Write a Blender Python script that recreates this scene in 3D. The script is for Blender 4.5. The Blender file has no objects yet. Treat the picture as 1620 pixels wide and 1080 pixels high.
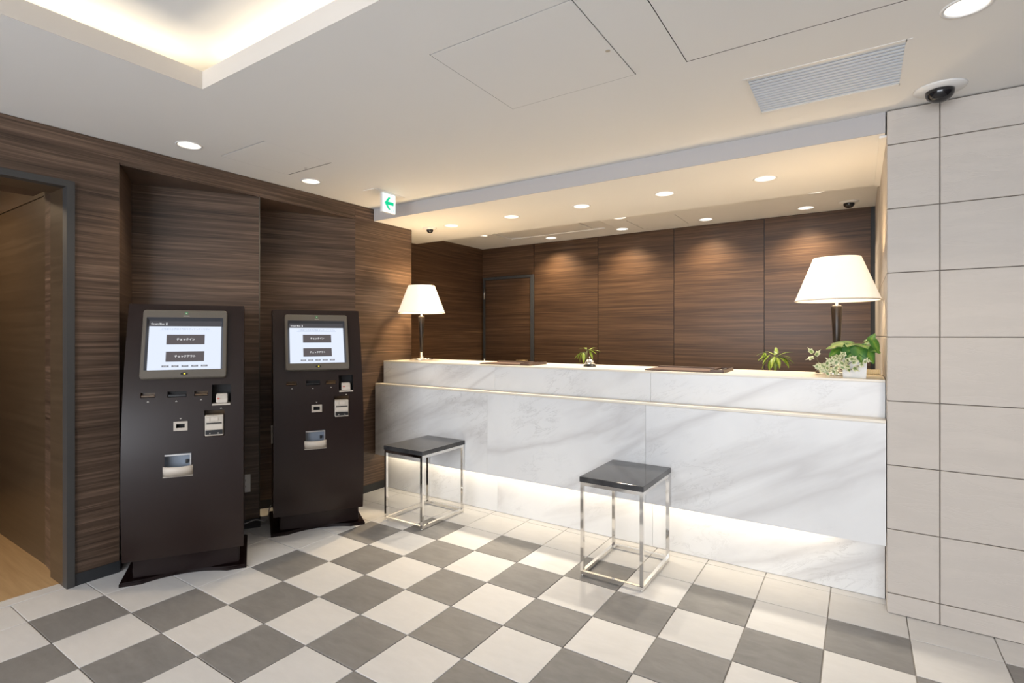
import bpy, bmesh, math, random
from mathutils import Vector, Matrix
random.seed(7)
S = bpy.context.scene
COL = S.collection
R = math.radians

# ------------------------------------------------------------------ camera
cd = bpy.data.cameras.new('camera')
cam = bpy.data.objects.new('camera', cd); COL.objects.link(cam)
cam.location = (2.521, -2.310, 1.305)
cam.rotation_euler = (R(90), 0, 0.602)
cd.sensor_width = 36; cd.lens = 846.0 * 36 / 1620
cd.shift_x = (810 - 778.3) / 1620; cd.shift_y = -(540 - 529.5) / 1620
cd.clip_start = 0.05; cd.clip_end = 60
S.camera = cam

# ------------------------------------------------------------------ world, daylight fill, exposure
W = bpy.data.worlds.new('world'); S.world = W; W.use_nodes = True
W.node_tree.nodes['Background'].inputs[0].default_value = (0.80, 0.88, 1.0, 1)
W.node_tree.nodes['Background'].inputs[1].default_value = 1.5
S.view_settings.view_transform = 'Standard'; S.view_settings.look = 'None'
S.view_settings.gamma = 1; S.view_settings.use_curve_mapping = False
S.view_settings.exposure = 0.0

WARM = (1.0, 0.74, 0.46); WARM2 = (1.0, 0.83, 0.62); WB = (1.0, 0.84, 0.61); DAY = (0.90, 0.94, 1.0)

def area(name, loc, rot, sx, sy, power, color, parent=None):
    l = bpy.data.lights.new(name, 'AREA'); l.shape = 'RECTANGLE'; l.size = sx; l.size_y = sy
    l.energy = power; l.color = color
    o = bpy.data.objects.new(name, l); COL.objects.link(o)
    o.location = loc; o.rotation_euler = rot
    if parent: o.parent = parent
    return o
# area lamp added just inside the unseen street window, filling in its daylight
area('daylight_fill', (2.2, -5.85, 1.35), (R(90), 0, 0), 4.8, 2.1, 245, DAY)

ZC = 2.36       # ceiling
ZB = 2.26       # bulkhead underside
XW = -0.84      # left wall plane
YR = 0.815      # right tiled wall plane / desk front

# ------------------------------------------------------------------ node helpers
def mat(name):
    m = bpy.data.materials.new(name); m.use_nodes = True
    nt = m.node_tree; b = nt.nodes['Principled BSDF']
    return m, nt, b
def simple(name, col, rough=0.5, metal=0.0, spec=0.5, emit=None, es=0, coat=0):
    m, nt, b = mat(name)
    b.inputs['Base Color'].default_value = (*col, 1); b.inputs['Roughness'].default_value = rough
    b.inputs['Metallic'].default_value = metal; b.inputs['Specular IOR Level'].default_value = spec
    if coat: b.inputs['Coat Weight'].default_value = coat; b.inputs['Coat Roughness'].default_value = 0.08
    if emit:
        b.inputs['Emission Color'].default_value = (*emit, 1); b.inputs['Emission Strength'].default_value = es
    return m
def N(nt, t, **k):
    n = nt.nodes.new(t)
    for a, v in k.items(): setattr(n, a, v)
    return n
def ramp(nt, fac, stops):
    r = N(nt, 'ShaderNodeValToRGB'); e = r.color_ramp.elements
    e[0].position, e[0].color = stops[0][0], (*stops[0][1], 1)
    e[1].position, e[1].color = stops[-1][0], (*stops[-1][1], 1)
    for p, c in stops[1:-1]:
        x = e.new(p); x.color = (*c, 1)
    nt.links.new(fac, r.inputs[0]); return r.outputs[0]
def noise(nt, vec, scale, detail=4, rough=0.55, dist=0.0):
    n = N(nt, 'ShaderNodeTexNoise'); n.inputs['Scale'].default_value = scale
    n.inputs['Detail'].default_value = detail; n.inputs['Roughness'].default_value = rough
    n.inputs['Distortion'].default_value = dist
    nt.links.new(vec, n.inputs['Vector']); return n.outputs['Fac']
def mapping(nt, vec, scale=(1, 1, 1), rot=(0, 0, 0), loc=(0, 0, 0)):
    m = N(nt, 'ShaderNodeMapping'); m.inputs['Scale'].default_value = scale
    m.inputs['Rotation'].default_value = rot; m.inputs['Location'].default_value = loc
    nt.links.new(vec, m.inputs['Vector']); return m.outputs[0]
def pos(nt): return N(nt, 'ShaderNodeNewGeometry').outputs['Position']
def mixc(nt, fac, a, b, blend='MIX'):
    m = N(nt, 'ShaderNodeMix', data_type='RGBA', blend_type=blend)
    for s, i in ((fac, 0), (a, 6), (b, 7)):
        if isinstance(s, (int, float)): m.inputs[i].default_value = s
        elif isinstance(s, tuple): m.inputs[i].default_value = (*s, 1)
        else: nt.links.new(s, m.inputs[i])
    return m.outputs[2]
def math_(nt, op, a, b=0.0):
    m = N(nt, 'ShaderNodeMath', operation=op)
    for s, i in ((a, 0), (b, 1)):
        if isinstance(s, (int, float)): m.inputs[i].default_value = s
        else: nt.links.new(s, m.inputs[i])
    return m.outputs[0]
def bump(nt, b, h, strength=0.2, dist=0.01):
    n = N(nt, 'ShaderNodeBump'); n.inputs['Strength'].default_value = strength
    n.inputs['Distance'].default_value = dist
    nt.links.new(h, n.inputs['Height']); nt.links.new(n.outputs[0], b.inputs['Normal'])

def wood(name, dark, mid, light, rough=0.36, sx=1.1, sz=60, coat=0.0):
    """horizontal veneer grain on upright faces, in world metres"""
    m, nt, b = mat(name); p = pos(nt)
    warp = noise(nt, mapping(nt, p, (0.9, 0.9, 3.0)), 1.0, 2)
    comb = N(nt, 'ShaderNodeCombineXYZ'); nt.links.new(math_(nt, 'MULTIPLY', warp, 0.035), comb.inputs[2])
    ad = N(nt, 'ShaderNodeVectorMath', operation='ADD'); nt.links.new(p, ad.inputs[0]); nt.links.new(comb.outputs[0], ad.inputs[1])
    rnd = N(nt, 'ShaderNodeObjectInfo').outputs['Random']
    c2 = N(nt, 'ShaderNodeCombineXYZ'); nt.links.new(math_(nt, 'MULTIPLY', rnd, 3.0), c2.inputs[2])
    ad2 = N(nt, 'ShaderNodeVectorMath', operation='ADD'); nt.links.new(ad.outputs[0], ad2.inputs[0]); nt.links.new(c2.outputs[0], ad2.inputs[1])
    v = ad2.outputs[0]
    a = noise(nt, mapping(nt, v, (sx, sx, sz)), 1.0, 3, 0.6)
    c = noise(nt, mapping(nt, v, (sx * 3, sx * 3, sz * 3.2)), 1.0, 3, 0.6)
    d = noise(nt, mapping(nt, v, (0.35, 0.35, 7)), 1.0, 2)
    f = math_(nt, 'ADD', math_(nt, 'MULTIPLY', a, 0.55), math_(nt, 'ADD', math_(nt, 'MULTIPLY', c, 0.3), math_(nt, 'MULTIPLY', d, 0.15)))
    col = ramp(nt, f, [(0.34, dark), (0.5, mid), (0.66, light)])
    nt.links.new(col, b.inputs['Base Color']); b.inputs['Roughness'].default_value = rough
    b.inputs['Specular IOR Level'].default_value = 0.4
    bump(nt, b, f, 0.08, 0.003)
    return m
M = {}
M['wood'] = wood('dark_veneer', (0.034, 0.021, 0.0145), (0.089, 0.057, 0.039), (0.192, 0.127, 0.089))
M['wood_back'] = wood('desk_back_veneer', (0.032, 0.0165, 0.009), (0.074, 0.0385, 0.0195), (0.135, 0.076, 0.041))
M['bronze'] = wood('passage_panel', (0.060, 0.040, 0.024), (0.075, 0.050, 0.030), (0.095, 0.065, 0.040), 0.30, 0.6, 30)
M['white'] = simple('white_paint', (0.80, 0.79, 0.77), 0.75, spec=0.2)
M['whitep'] = simple('white_enamel', (0.78, 0.77, 0.75), 0.4)
M['greymetal'] = simple('dark_grey_steel', (0.048, 0.047, 0.046), 0.5, 0.0)
M['baseb'] = simple('charcoal_skirting', (0.022, 0.024, 0.027), 0.5)
M['chrome'] = simple('chrome', (0.82, 0.80, 0.77), 0.07, 1.0)
M['steel'] = simple('brushed_steel', (0.62, 0.61, 0.60), 0.28, 1.0)
M['black'] = simple('black_plastic', (0.012, 0.012, 0.013), 0.35)
M['void'] = simple('dark_cavity', (0.006, 0.005, 0.005), 0.6)
M['kiosk'] = simple('kiosk_lacquer', (0.0135, 0.0062, 0.005), 0.30, 0.0, 0.40)
M['kioskd'] = simple('kiosk_base_gloss', (0.010, 0.005, 0.005), 0.18, 0.0, 0.3)
M['bezel'] = simple('taupe_bezel', (0.110, 0.096, 0.078), 0.42)
M['bezel_in'] = simple('bezel_recess', (0.040, 0.042, 0.050), 0.35)
M['beige'] = simple('beige_plastic', (0.46, 0.41, 0.35), 0.45)
M['beige2'] = simple('pale_beige_plastic', (0.56, 0.50, 0.43), 0.4)
M['trayback'] = simple('blue_grey_plastic', (0.26, 0.30, 0.36), 0.25)
M['amber'] = simple('smoked_amber', (0.09, 0.05, 0.02), 0.3)
M['grille'] = simple('pale_blue_grille', (0.66, 0.72, 0.80), 0.5, 0.0)
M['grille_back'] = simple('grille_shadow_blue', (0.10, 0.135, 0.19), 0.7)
M['fascia'] = simple('pale_grey_fascia', (0.47, 0.45, 0.445), 0.75, spec=0.2)
M['lip'] = simple('cream_lip', (0.62, 0.575, 0.52), 0.75, spec=0.2)
M['leather'] = simple('brown_leatherette', (0.075, 0.042, 0.030), 0.45)
M['leather2'] = simple('brown_leatherette_lid', (0.120, 0.072, 0.055), 0.42)
M['gold'] = simple('pale_gold', (0.55, 0.40, 0.20), 0.35, 0.6)
M['pot'] = simple('white_ceramic', (0.74, 0.73, 0.71), 0.35)
M['soil'] = simple('potting_soil', (0.02, 0.014, 0.01), 0.9)
M['bark'] = simple('green_brown_stem', (0.10, 0.10, 0.035), 0.6)
M['column'] = simple('dark_bronze_lacquer', (0.030, 0.021, 0.015), 0.3, 0.3)
M['cable'] = simple('pale_cable', (0.55, 0.54, 0.56), 0.5)
M['desk'] = simple('grey_laminate', (0.30, 0.27, 0.24), 0.5)
M['red'] = simple('red_mark', (0.5, 0.05, 0.03), 0.5)
M['marker'] = simple('pale_marker', (0.5, 0.47, 0.43), 0.5)
M['green_logo'] = simple('glowing_green_logo', (0.02, 0.10, 0.04), 0.4, emit=(0.03, 0.30, 0.10), es=0.4)
M['yellow_led'] = simple('yellow_lamp', (0.4, 0.35, 0.02), 0.4, emit=(0.9, 0.75, 0.05), es=1.0)
def emis(name, col, s):
    m, nt, b = mat(name); b.inputs['Base Color'].default_value = (0, 0, 0, 1)
    b.inputs['Emission Color'].default_value = (*col, 1); b.inputs['Emission Strength'].default_value = s
    b.inputs['Specular IOR Level'].default_value = 0.2
    return m
M['lens'] = emis('downlight_lens', (1.0, 0.93, 0.82), 6.0)
M['led'] = emis('led_strip', (1.0, 0.80, 0.52), 1.5)
M['exit_white'] = emis('exit_sign_face', (0.93, 1.0, 0.97), 1.15)
M['exit_green'] = emis('exit_sign_green', (0.0, 0.72, 0.34), 1.0)
M['exit_pale'] = emis('exit_sign_pale_green', (0.62, 0.95, 0.82), 1.0)
M['lcd_white'] = emis('screen_white', (0.80, 0.87, 1.0), 1.0)
M['lcd_grey'] = emis('screen_button', (0.115, 0.100, 0.105), 1.0)
M['lcd_head'] = emis('screen_header', (0.075, 0.072, 0.080), 1.0)
M['lcd_text'] = emis('screen_text_white', (0.95, 0.95, 0.97), 1.0)
M['lcd_blue'] = emis('screen_text_blue', (0.42, 0.50, 0.70), 1.0)
M['lcd_tab'] = emis('screen_small_key', (0.22, 0.23, 0.27), 1.0)

# lit fabric lampshade
m, nt, b = mat('lit_lampshade')
b.inputs['Base Color'].default_value = (0.85, 0.80, 0.72, 1); b.inputs['Roughness'].default_value = 0.9
b.inputs['Emission Color'].default_value = (1.0, 0.90, 0.76, 1); b.inputs['Emission Strength'].default_value = 0.50
tr = N(nt, 'ShaderNodeBsdfTranslucent'); tr.inputs[0].default_value = (0.9, 0.82, 0.70, 1)
mx = N(nt, 'ShaderNodeMixShader'); mx.inputs[0].default_value = 0.12
nt.links.new(b.outputs[0], mx.inputs[1]); nt.links.new(tr.outputs[0], mx.inputs[2])
nt.links.new(mx.outputs[0], nt.nodes['Material Output'].inputs[0]); M['shade'] = m

def floor_tile(name, base, var, rough):
    m, nt, b = mat(name); p = pos(nt)
    rnd = N(nt, 'ShaderNodeObjectInfo').outputs['Random']
    c2 = N(nt, 'ShaderNodeCombineXYZ'); nt.links.new(math_(nt, 'MULTIPLY', rnd, 40), c2.inputs[0]); nt.links.new(math_(nt, 'MULTIPLY', rnd, 23), c2.inputs[1])
    ad = N(nt, 'ShaderNodeVectorMath', operation='ADD'); nt.links.new(p, ad.inputs[0]); nt.links.new(c2.outputs[0], ad.inputs[1])
    a = noise(nt, mapping(nt, ad.outputs[0], (3, 7, 3)), 2.0, 5, 0.6, 0.6)
    c = noise(nt, mapping(nt, ad.outputs[0], (9, 26, 9)), 1.5, 4, 0.6)
    f = math_(nt, 'ADD', math_(nt, 'MULTIPLY', a, 0.65), math_(nt, 'MULTIPLY', c, 0.35))
    lo = tuple(x * (1 - var) for x in base); hi = tuple(min(1, x * (1 + var)) for x in base)
    col = ramp(nt, f, [(0.3, lo), (0.7, hi)])
    v = math_(nt, 'ADD', 0.96, math_(nt, 'MULTIPLY', rnd, 0.08))
    hsv = N(nt, 'ShaderNodeHueSaturation'); nt.links.new(col, hsv.inputs['Color']); nt.links.new(v, hsv.inputs['Value'])
    nt.links.new(hsv.outputs[0], b.inputs['Base Color'])
    b.inputs['Roughness'].default_value = rough; b.inputs['Specular IOR Level'].default_value = 0.4
    bump(nt, b, f, 0.12, 0.004)
    return m
M['tile_light'] = floor_tile('light_floor_tile', (0.635, 0.632, 0.632), 0.05, 0.42)
M['tile_dark'] = floor_tile('grey_slate_tile', (0.218, 0.213, 0.210), 0.18, 0.42)
M['grout'] = simple('floor_grout', (0.36, 0.34, 0.32), 0.9)
M['wgrout'] = simple('wall_joint', (0.17, 0.145, 0.12), 0.9)

# greige stone wall tile with fine creases
m, nt, b = mat('greige_wall_tile'); p = pos(nt)
rnd = N(nt, 'ShaderNodeObjectInfo').outputs['Random']
c2 = N(nt, 'ShaderNodeCombineXYZ'); nt.links.new(math_(nt, 'MULTIPLY', rnd, 17), c2.inputs[0]); nt.links.new(math_(nt, 'MULTIPLY', rnd, 11), c2.inputs[2])
ad = N(nt, 'ShaderNodeVectorMath', operation='ADD'); nt.links.new(p, ad.inputs[0]); nt.links.new(c2.outputs[0], ad.inputs[1])
a = noise(nt, mapping(nt, ad.outputs[0], (1.2, 1.2, 5.0), (0, 0.10, 0)), 2.6, 5, 0.62, 0.5)
cr = math_(nt, 'ABSOLUTE', math_(nt, 'SUBTRACT', a, 0.5)); cr = math_(nt, 'MINIMUM', math_(nt, 'MULTIPLY', cr, 45), 1.0)
gr = noise(nt, ad.outputs[0], 90, 3)
nt.links.new(ramp(nt, a, [(0.3, (0.500, 0.455, 0.410)), (0.7, (0.545, 0.495, 0.445))]), b.inputs['Base Color'])
b.inputs['Roughness'].default_value = 0.55; b.inputs['Specular IOR Level'].default_value = 0.35
bump(nt, b, math_(nt, 'ADD', math_(nt, 'MULTIPLY', cr, 0.35), math_(nt, 'ADD', math_(nt, 'MULTIPLY', a, 0.7), math_(nt, 'MULTIPLY', gr, 0.12))), 0.22, 0.004)
M['walltile'] = m

# white marble with soft grey diagonal drifts
m, nt, b = mat('white_marble'); p = pos(nt)
rnd = N(nt, 'ShaderNodeObjectInfo').outputs['Random']
c2 = N(nt, 'ShaderNodeCombineXYZ'); nt.links.new(math_(nt, 'MULTIPLY', rnd, 9), c2.inputs[0]); nt.links.new(math_(nt, 'MULTIPLY', rnd, 5), c2.inputs[2])
ad = N(nt, 'ShaderNodeVectorMath', operation='ADD'); nt.links.new(p, ad.inputs[0]); nt.links.new(c2.outputs[0], ad.inputs[1])
rv = mapping(nt, ad.outputs[0], (1, 1, 1), (0, R(26), 0))
big = noise(nt, mapping(nt, rv, (0.45, 0.4, 1.9)), 1.0, 6, 0.5, 0.5)
d1 = math_(nt, 'ABSOLUTE', math_(nt, 'SUBTRACT', big, 0.5))
band = ramp(nt, d1, [(0.0, (1, 1, 1)), (0.022, (0.5, 0.5, 0.5)), (0.055, (0, 0, 0))])
fine = noise(nt, mapping(nt, rv, (1.3, 1.0, 4.0)), 3.2, 8, 0.68, 1.1)
d2 = math_(nt, 'ABSOLUTE', math_(nt, 'SUBTRACT', fine, 0.5))
thin = ramp(nt, d2, [(0.0, (1, 1, 1)), (0.022, (0, 0, 0))])
msk = ramp(nt, noise(nt, rv, 2.1, 3), [(0.48, (0, 0, 0)), (0.62, (1, 1, 1))])
t2 = math_(nt, 'MULTIPLY', thin, msk)
cloud = noise(nt, rv, 3.0, 5)
col = ramp(nt, cloud, [(0.3, (0.70, 0.70, 0.70)), (0.7, (0.76, 0.76, 0.755))])
col = mixc(nt, math_(nt, 'MULTIPLY', band, 0.47), col, (0.46, 0.44, 0.435))
col = mixc(nt, math_(nt, 'MULTIPLY', t2, 0.36), col, (0.36, 0.35, 0.34))
nt.links.new(col, b.inputs['Base Color']); b.inputs['Roughness'].default_value = 0.28
b.inputs['Specular IOR Level'].default_value = 0.4
M['marble'] = m
M['cream'] = simple('cream_stone_top', (0.74, 0.68, 0.58), 0.3)

# polished charcoal stone seat
m, nt, b = mat('charcoal_stone_seat'); p = pos(nt)
f = noise(nt, p, 9, 6, 0.6, 0.8)
nt.links.new(ramp(nt, f, [(0.3, (0.024, 0.024, 0.026)), (0.7, (0.060, 0.060, 0.062))]), b.inputs['Base Color'])
b.inputs['Roughness'].default_value = 0.10; M['seat'] = m

# oak floor of the passage
m, nt, b = mat('light_oak_floor'); p = pos(nt)
f = noise(nt, mapping(nt, p, (1.2, 22, 1)), 1.6, 4, 0.6, 0.4)
nt.links.new(ramp(nt, f, [(0.3, (0.42, 0.27, 0.135)), (0.7, (0.53, 0.36, 0.19))]), b.inputs['Base Color'])
b.inputs['Roughness'].default_value = 0.4; M['oak'] = m

# leaves
def leafmat(name, stops, rough=0.35):
    m, nt, b = mat(name)
    uv = N(nt, 'ShaderNodeTexCoord').outputs['UV']
    s = N(nt, 'ShaderNodeSeparateXYZ'); nt.links.new(uv, s.inputs[0])
    n = noise(nt, pos(nt), 130, 3)
    f = math_(nt, 'ADD', s.outputs[0], math_(nt, 'MULTIPLY', math_(nt, 'SUBTRACT', n, 0.5), 0.7))
    nt.links.new(ramp(nt, f, stops), b.inputs['Base Color'])
    b.inputs['Roughness'].default_value = rough; b.inputs['Specular IOR Level'].default_value = 0.4
    t = N(nt, 'ShaderNodeBsdfTranslucent'); t.inputs[0].default_value = (0.25, 0.42, 0.05, 1)
    mx = N(nt, 'ShaderNodeMixShader'); mx.inputs[0].default_value = 0.18
    nt.links.new(b.outputs[0], mx.inputs[1]); nt.links.new(t.outputs[0], mx.inputs[2])
    nt.links.new(mx.outputs[0], nt.nodes['Material Output'].inputs[0])
    return m
M['leaf'] = leafmat('green_leaf', [(0.0, (0.20, 0.33, 0.05)), (0.35, (0.075, 0.22, 0.035)), (1.0, (0.03, 0.13, 0.03))])
M['ivy'] = leafmat('variegated_ivy', [(0.12, (0.09, 0.17, 0.05)), (0.42, (0.28, 0.36, 0.16)), (0.62, (0.80, 0.77, 0.52))])
M['leaf2'] = leafmat('yellow_green_leaf', [(0.0, (0.32, 0.36, 0.06)), (0.5, (0.16, 0.23, 0.03)), (1.0, (0.09, 0.14, 0.02))])

# window glass
m, nt, b = mat('clear_pane')
tb = N(nt, 'ShaderNodeBsdfTransparent'); gl = N(nt, 'ShaderNodeBsdfGlossy'); gl.inputs['Roughness'].default_value = 0.02
mx = N(nt, 'ShaderNodeMixShader'); mx.inputs[0].default_value = 0.07
nt.links.new(tb.outputs[0], mx.inputs[1]); nt.links.new(gl.outputs[0], mx.inputs[2])
nt.links.new(mx.outputs[0], nt.nodes['Material Output'].inputs[0]); M['glass'] = m
# camera dome glass
M['dome'] = simple('smoked_dome', (0.010, 0.010, 0.012), 0.06, 0.0, 0.6)

# ------------------------------------------------------------------ mesh helpers
def BM(): return bmesh.new()
def box(bm, x0, x1, y0, y1, z0, z1, bev=0.0):
    v = [bm.verts.new((x, y, z)) for z in (z0, z1) for y in (y0, y1) for x in (x0, x1)]
    fs = [bm.faces.new([v[i] for i in f]) for f in ((0, 2, 3, 1), (4, 5, 7, 6), (0, 1, 5, 4), (2, 6, 7, 3), (0, 4, 6, 2), (1, 3, 7, 5))]
    if bev:
        es = list({e for f in fs for e in f.edges})
        bmesh.ops.bevel(bm, geom=es, offset=bev, segments=2, affect='EDGES', profile=0.5)
    return bm
def prism(bm, poly, z0, z1):
    lo = [bm.verts.new((x, y, z0)) for x, y in poly]; hi = [bm.verts.new((x, y, z1)) for x, y in poly]
    n = len(poly)
    bm.faces.new(lo[::-1]); bm.faces.new(hi)
    for i in range(n): bm.faces.new((lo[i], lo[(i + 1) % n], hi[(i + 1) % n], hi[i]))
    return bm
def vpanel(bm, p, q, z0, z1, th, side=1):
    """upright board from p to q (plan), thickness th to the given side"""
    d = Vector((q[0] - p[0], q[1] - p[1])).normalized(); n = Vector((-d.y, d.x)) * side * th
    return prism(bm, [p, q, (q[0] + n.x, q[1] + n.y), (p[0] + n.x, p[1] + n.y)], z0, z1)
def lathe(bm, prof, n=32, c=(0, 0, 0), capb=True, capt=True):
    rings = []
    for r, z in prof:
        rings.append([bm.verts.new((c[0] + r * math.cos(2 * math.pi * k / n), c[1] + r * math.sin(2 * math.pi * k / n), c[2] + z)) for k in range(n)])
    for a, b in zip(rings, rings[1:]):
        for k in range(n): bm.faces.new((a[k], a[(k + 1) % n], b[(k + 1) % n], b[k])).smooth = True
    if capb: bm.faces.new(rings[0][::-1])
    if capt: bm.faces.new(rings[-1])
    return bm
def tube(bm, pts, r, n=8, r2=None):
    pts = [Vector(p) for p in pts]; rings = []
    for i, p in enumerate(pts):
        t = (pts[min(i + 1, len(pts) - 1)] - pts[max(i - 1, 0)]).normalized()
        u = t.cross(Vector((0, 0, 1)))
        if u.length < 1e-3: u = Vector((1, 0, 0))
        u.normalize(); w = t.cross(u)
        rr = r if r2 is None else r + (r2 - r) * i / (len(pts) - 1)
        rings.append([bm.verts.new(p + (u * math.cos(2 * math.pi * k / n) + w * math.sin(2 * math.pi * k / n)) * rr) for k in range(n)])
    for a, b in zip(rings, rings[1:]):
        for k in range(n): bm.faces.new((a[k], a[(k + 1) % n], b[(k + 1) % n], b[k])).smooth = True
    bm.faces.new(rings[0][::-1]); bm.faces.new(rings[-1])
    return bm
def mesh(name, bm, m):
    bmesh.ops.recalc_face_normals(bm, faces=bm.faces[:])
    me = bpy.data.meshes.new(name); bm.to_mesh(me); bm.free(); me.materials.append(m); return me
def link(name, me, parent=None, loc=None, rot=None):
    o = bpy.data.objects.new(name, me); COL.objects.link(o)
    if parent: o.parent = parent
    if loc: o.location = loc
    if rot: o.rotation_euler = rot
    return o
def obj(name, bm, m, parent=None, **k): return link(name, mesh(name, bm, m), parent, **k)
def tag(o, label, cat, group=None, kind=None):
    if label: o['label'] = label
    if cat: o['category'] = cat
    if group: o['group'] = group
    if kind: o['kind'] = kind
    return o
def thing(name, label, cat, loc, rz=0.0, group=None):
    o = bpy.data.objects.new(name, None); COL.objects.link(o); o.empty_display_size = 0.1
    o.location = loc; o.rotation_euler = (0, 0, rz); return tag(o, label, cat, group)
def struct(name, bm, m): return tag(obj(name, bm, m), None, None, None, 'structure')
def copy_tree(o, parent=None):
    c = o.copy(); COL.objects.link(c)
    if parent: c.parent = parent
    for ch in list(o.children): copy_tree(ch, c)
    return c

# ------------------------------------------------------------------ floor
XA, XB, YA, YB_ = -0.86, 5.0, -6.0, YR
def inview(x, y):
    d = Vector((x, y, 0)) - cam.location
    f = d.x * -0.5663 + d.y * 0.8242
    if f < 0.3: return False
    u = 778.3 + 846 * (d.x * 0.8242 + d.y * 0.5663) / f; v = 529.5 - 846 * d.z / f
    return -40 < u < 1660 and 0 < v < 1120
bm = BM(); box(bm, -1.36, XB, YA, 3.1, -0.10, -0.006)
floor = struct('floor', bm, M['grout'])
G = 0.0022
tcache = {}
def tile_mesh(wx, wy, dark):
    k = (round(wx, 3), round(wy, 3), dark)
    if k not in tcache:
        b = BM(); x, y = wx / 2 - G, wy / 2 - G
        e = 0.002
        lo = [(-x, -y), (x, -y), (x, y), (-x, y)]
        v0 = [b.verts.new((*p, -0.006)) for p in lo]; v1 = [b.verts.new((*p, -0.0012)) for p in lo]
        v2 = [b.verts.new((p[0] * (1 - e / x), p[1] * (1 - e / y), 0)) for p in lo]
        for i in range(4):
            j = (i + 1) % 4
            b.faces.new((v0[i], v0[j], v1[j], v1[i])); b.faces.new((v1[i], v1[j], v2[j], v2[i]))
        b.faces.new(v2)
        tcache[k] = mesh('tile', b, M['tile_dark' if dark else 'tile_light'])
    return tcache[k]
rest = {True: BM(), False: BM()}
for i in range(-3, 17):
    for j in range(-20, 4):
        x0, x1, y0, y1 = 0.3 * i, 0.3 * i + 0.3, 0.3 * j, 0.3 * j + 0.3
        if i == -3: x0 = -0.855
        if j >= 3 and i >= 9: continue
        if j == 3: y1 = 0.985; x1 = min(x1, 2.632)
        if j == 2 and i >= 9: y1 = YR + 0.006
        if j == 2 and i == 8: y1 = 0.9
        dark = (i + j) % 2 != 0
        if j >= 2 or i <= -3 or (i == -2 and j >= -4): dark = False
        c = ((x0 + x1) / 2, (y0 + y1) / 2)
        if any(inview(x, y) for x in (x0, c[0], x1) for y in (y0, c[1], y1)):
            link('tile', tile_mesh(x1 - x0, y1 - y0, dark), floor, (c[0], c[1], 0))
        else:
            box(rest[dark], x0 + G, x1 - G, y0 + G, y1 - G, -0.006, 0)
# niche floor and strip behind, plain light tiles
for x0, x1, y0, y1 in ((-1.2, -0.855, -1.05, -0.3), (-1.2, -0.855, -0.3, 0.3), (-1.2, -0.855, 0.3, 0.64)):
    link('tile', tile_mesh(x1 - x0, y1 - y0, False), floor, ((x0 + x1) / 2, (y0 + y1) / 2, 0))
tag(obj('outer_light_tiles', rest[False], M['tile_light'], floor), None, None, kind='stuff')
tag(obj('outer_dark_tiles', rest[True], M['tile_dark'], floor), None, None, kind='stuff')
bm = BM(); box(bm, -3.3, -0.945, -2.7, -1.2, -0.006, 0.001); obj('oak_floor', bm, M['oak'], floor)
link('tile', tile_mesh(0.086, 1.35, False), floor, (-0.902, -1.955, 0))

# ------------------------------------------------------------------ ceiling with real openings
DL = 0.060
bulk_dl = [(-0.421, 1.345), (0.200, 1.345), (0.820, 1.34), (1.434, 1.335), (2.045, 1.33)]
back_dl = [(-0.751, 2.31), (0.741, 2.305), (2.255, 2.28), (-0.245, 2.85), (0.571, 2.825), (1.364, 2.825), (2.155, 2.83)]
main_dl = [(-0.555, -0.811), (-0.587, 0.016), (2.806, -0.031), (4.1, -0.4), (4.1, -2.4), (-0.56, -3.0)]
COVE = (0.193, 2.75, -3.60, -1.12)
H = [(1.185, 1.776, -0.783, -0.194), (1.970, 2.870, -0.78, -0.178), (-0.586, -0.147, -0.616, -0.162), (0.745, 1.188, 2.462, 2.933)]
VENT = (2.135, 2.662, 0.118, 0.512); CASS = (-0.72, 0.52, 2.14, 2.74)
def slab(bm, x0, x1, y0, y1, z, rects, circs):
    """horizontal plate at z with rectangular holes and round holes"""
    rs = list(rects) + [(x - 0.09, x + 0.09, y - 0.09, y + 0.09) for x, y, r in circs]
    xs = sorted({x0, x1, *[v for q in rs for v in q[:2]]}); ys = sorted({y0, y1, *[v for q in rs for v in q[2:]]})
    xs = [x for x in xs if x0 <= x <= x1]; ys = [y for y in ys if y0 <= y <= y1]
    for a, b in zip(xs, xs[1:]):
        for c, d in zip(ys, ys[1:]):
            mx, my = (a + b) / 2, (c + d) / 2
            if any(q[0] < mx < q[1] and q[2] < my < q[3] for q in rs): continue
            bm.faces.new([bm.verts.new(p) for p in ((a, c, z), (b, c, z), (b, d, z), (a, d, z))])
    for x, y, r in circs:
        n = 32; o = []; i = []
        for k in range(n):
            t = 2 * math.pi * (k + 0.5) / n; cx, cy = math.cos(t), math.sin(t); s = 0.09 / max(abs(cx), abs(cy))
            o.append(bm.verts.new((x + cx * s, y + cy * s, z))); i.append(bm.verts.new((x + cx * r, y + cy * r, z)))
        cs = [(0.09, 0.09), (-0.09, 0.09), (-0.09, -0.09), (0.09, -0.09)]
        for k in range(n):
            bm.faces.new((o[k], o[(k + 1) % n], i[(k + 1) % n], i[k]))
        for q, (ax, ay) in enumerate(cs):
            k = 3 + 8 * q; bm.faces.new((bm.verts.new((x + ax, y + ay, z)), o[k], o[(k + 1) % n]))
bm = BM()
slab(bm, -3.3, XB, YA, 3.1, ZC, [COVE, *H, VENT, CASS], [(x, y, DL) for x, y in main_dl + back_dl])
ceiling = struct('ceiling', bm, M['white'])
bm = BM()     # bulkhead over the desk: fascia, underside with openings, rear face
slab(bm, -1.36, 2.622, 0.834, 1.88, ZB, [], [(x, y, DL) for x, y in bulk_dl])
for y in (0.835, 1.88):
    bm.faces.new([bm.verts.new(p) for p in ((-1.36, y, ZB), (2.622, y, ZB), (2.622, y, ZC), (-1.36, y, ZC))])
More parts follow.
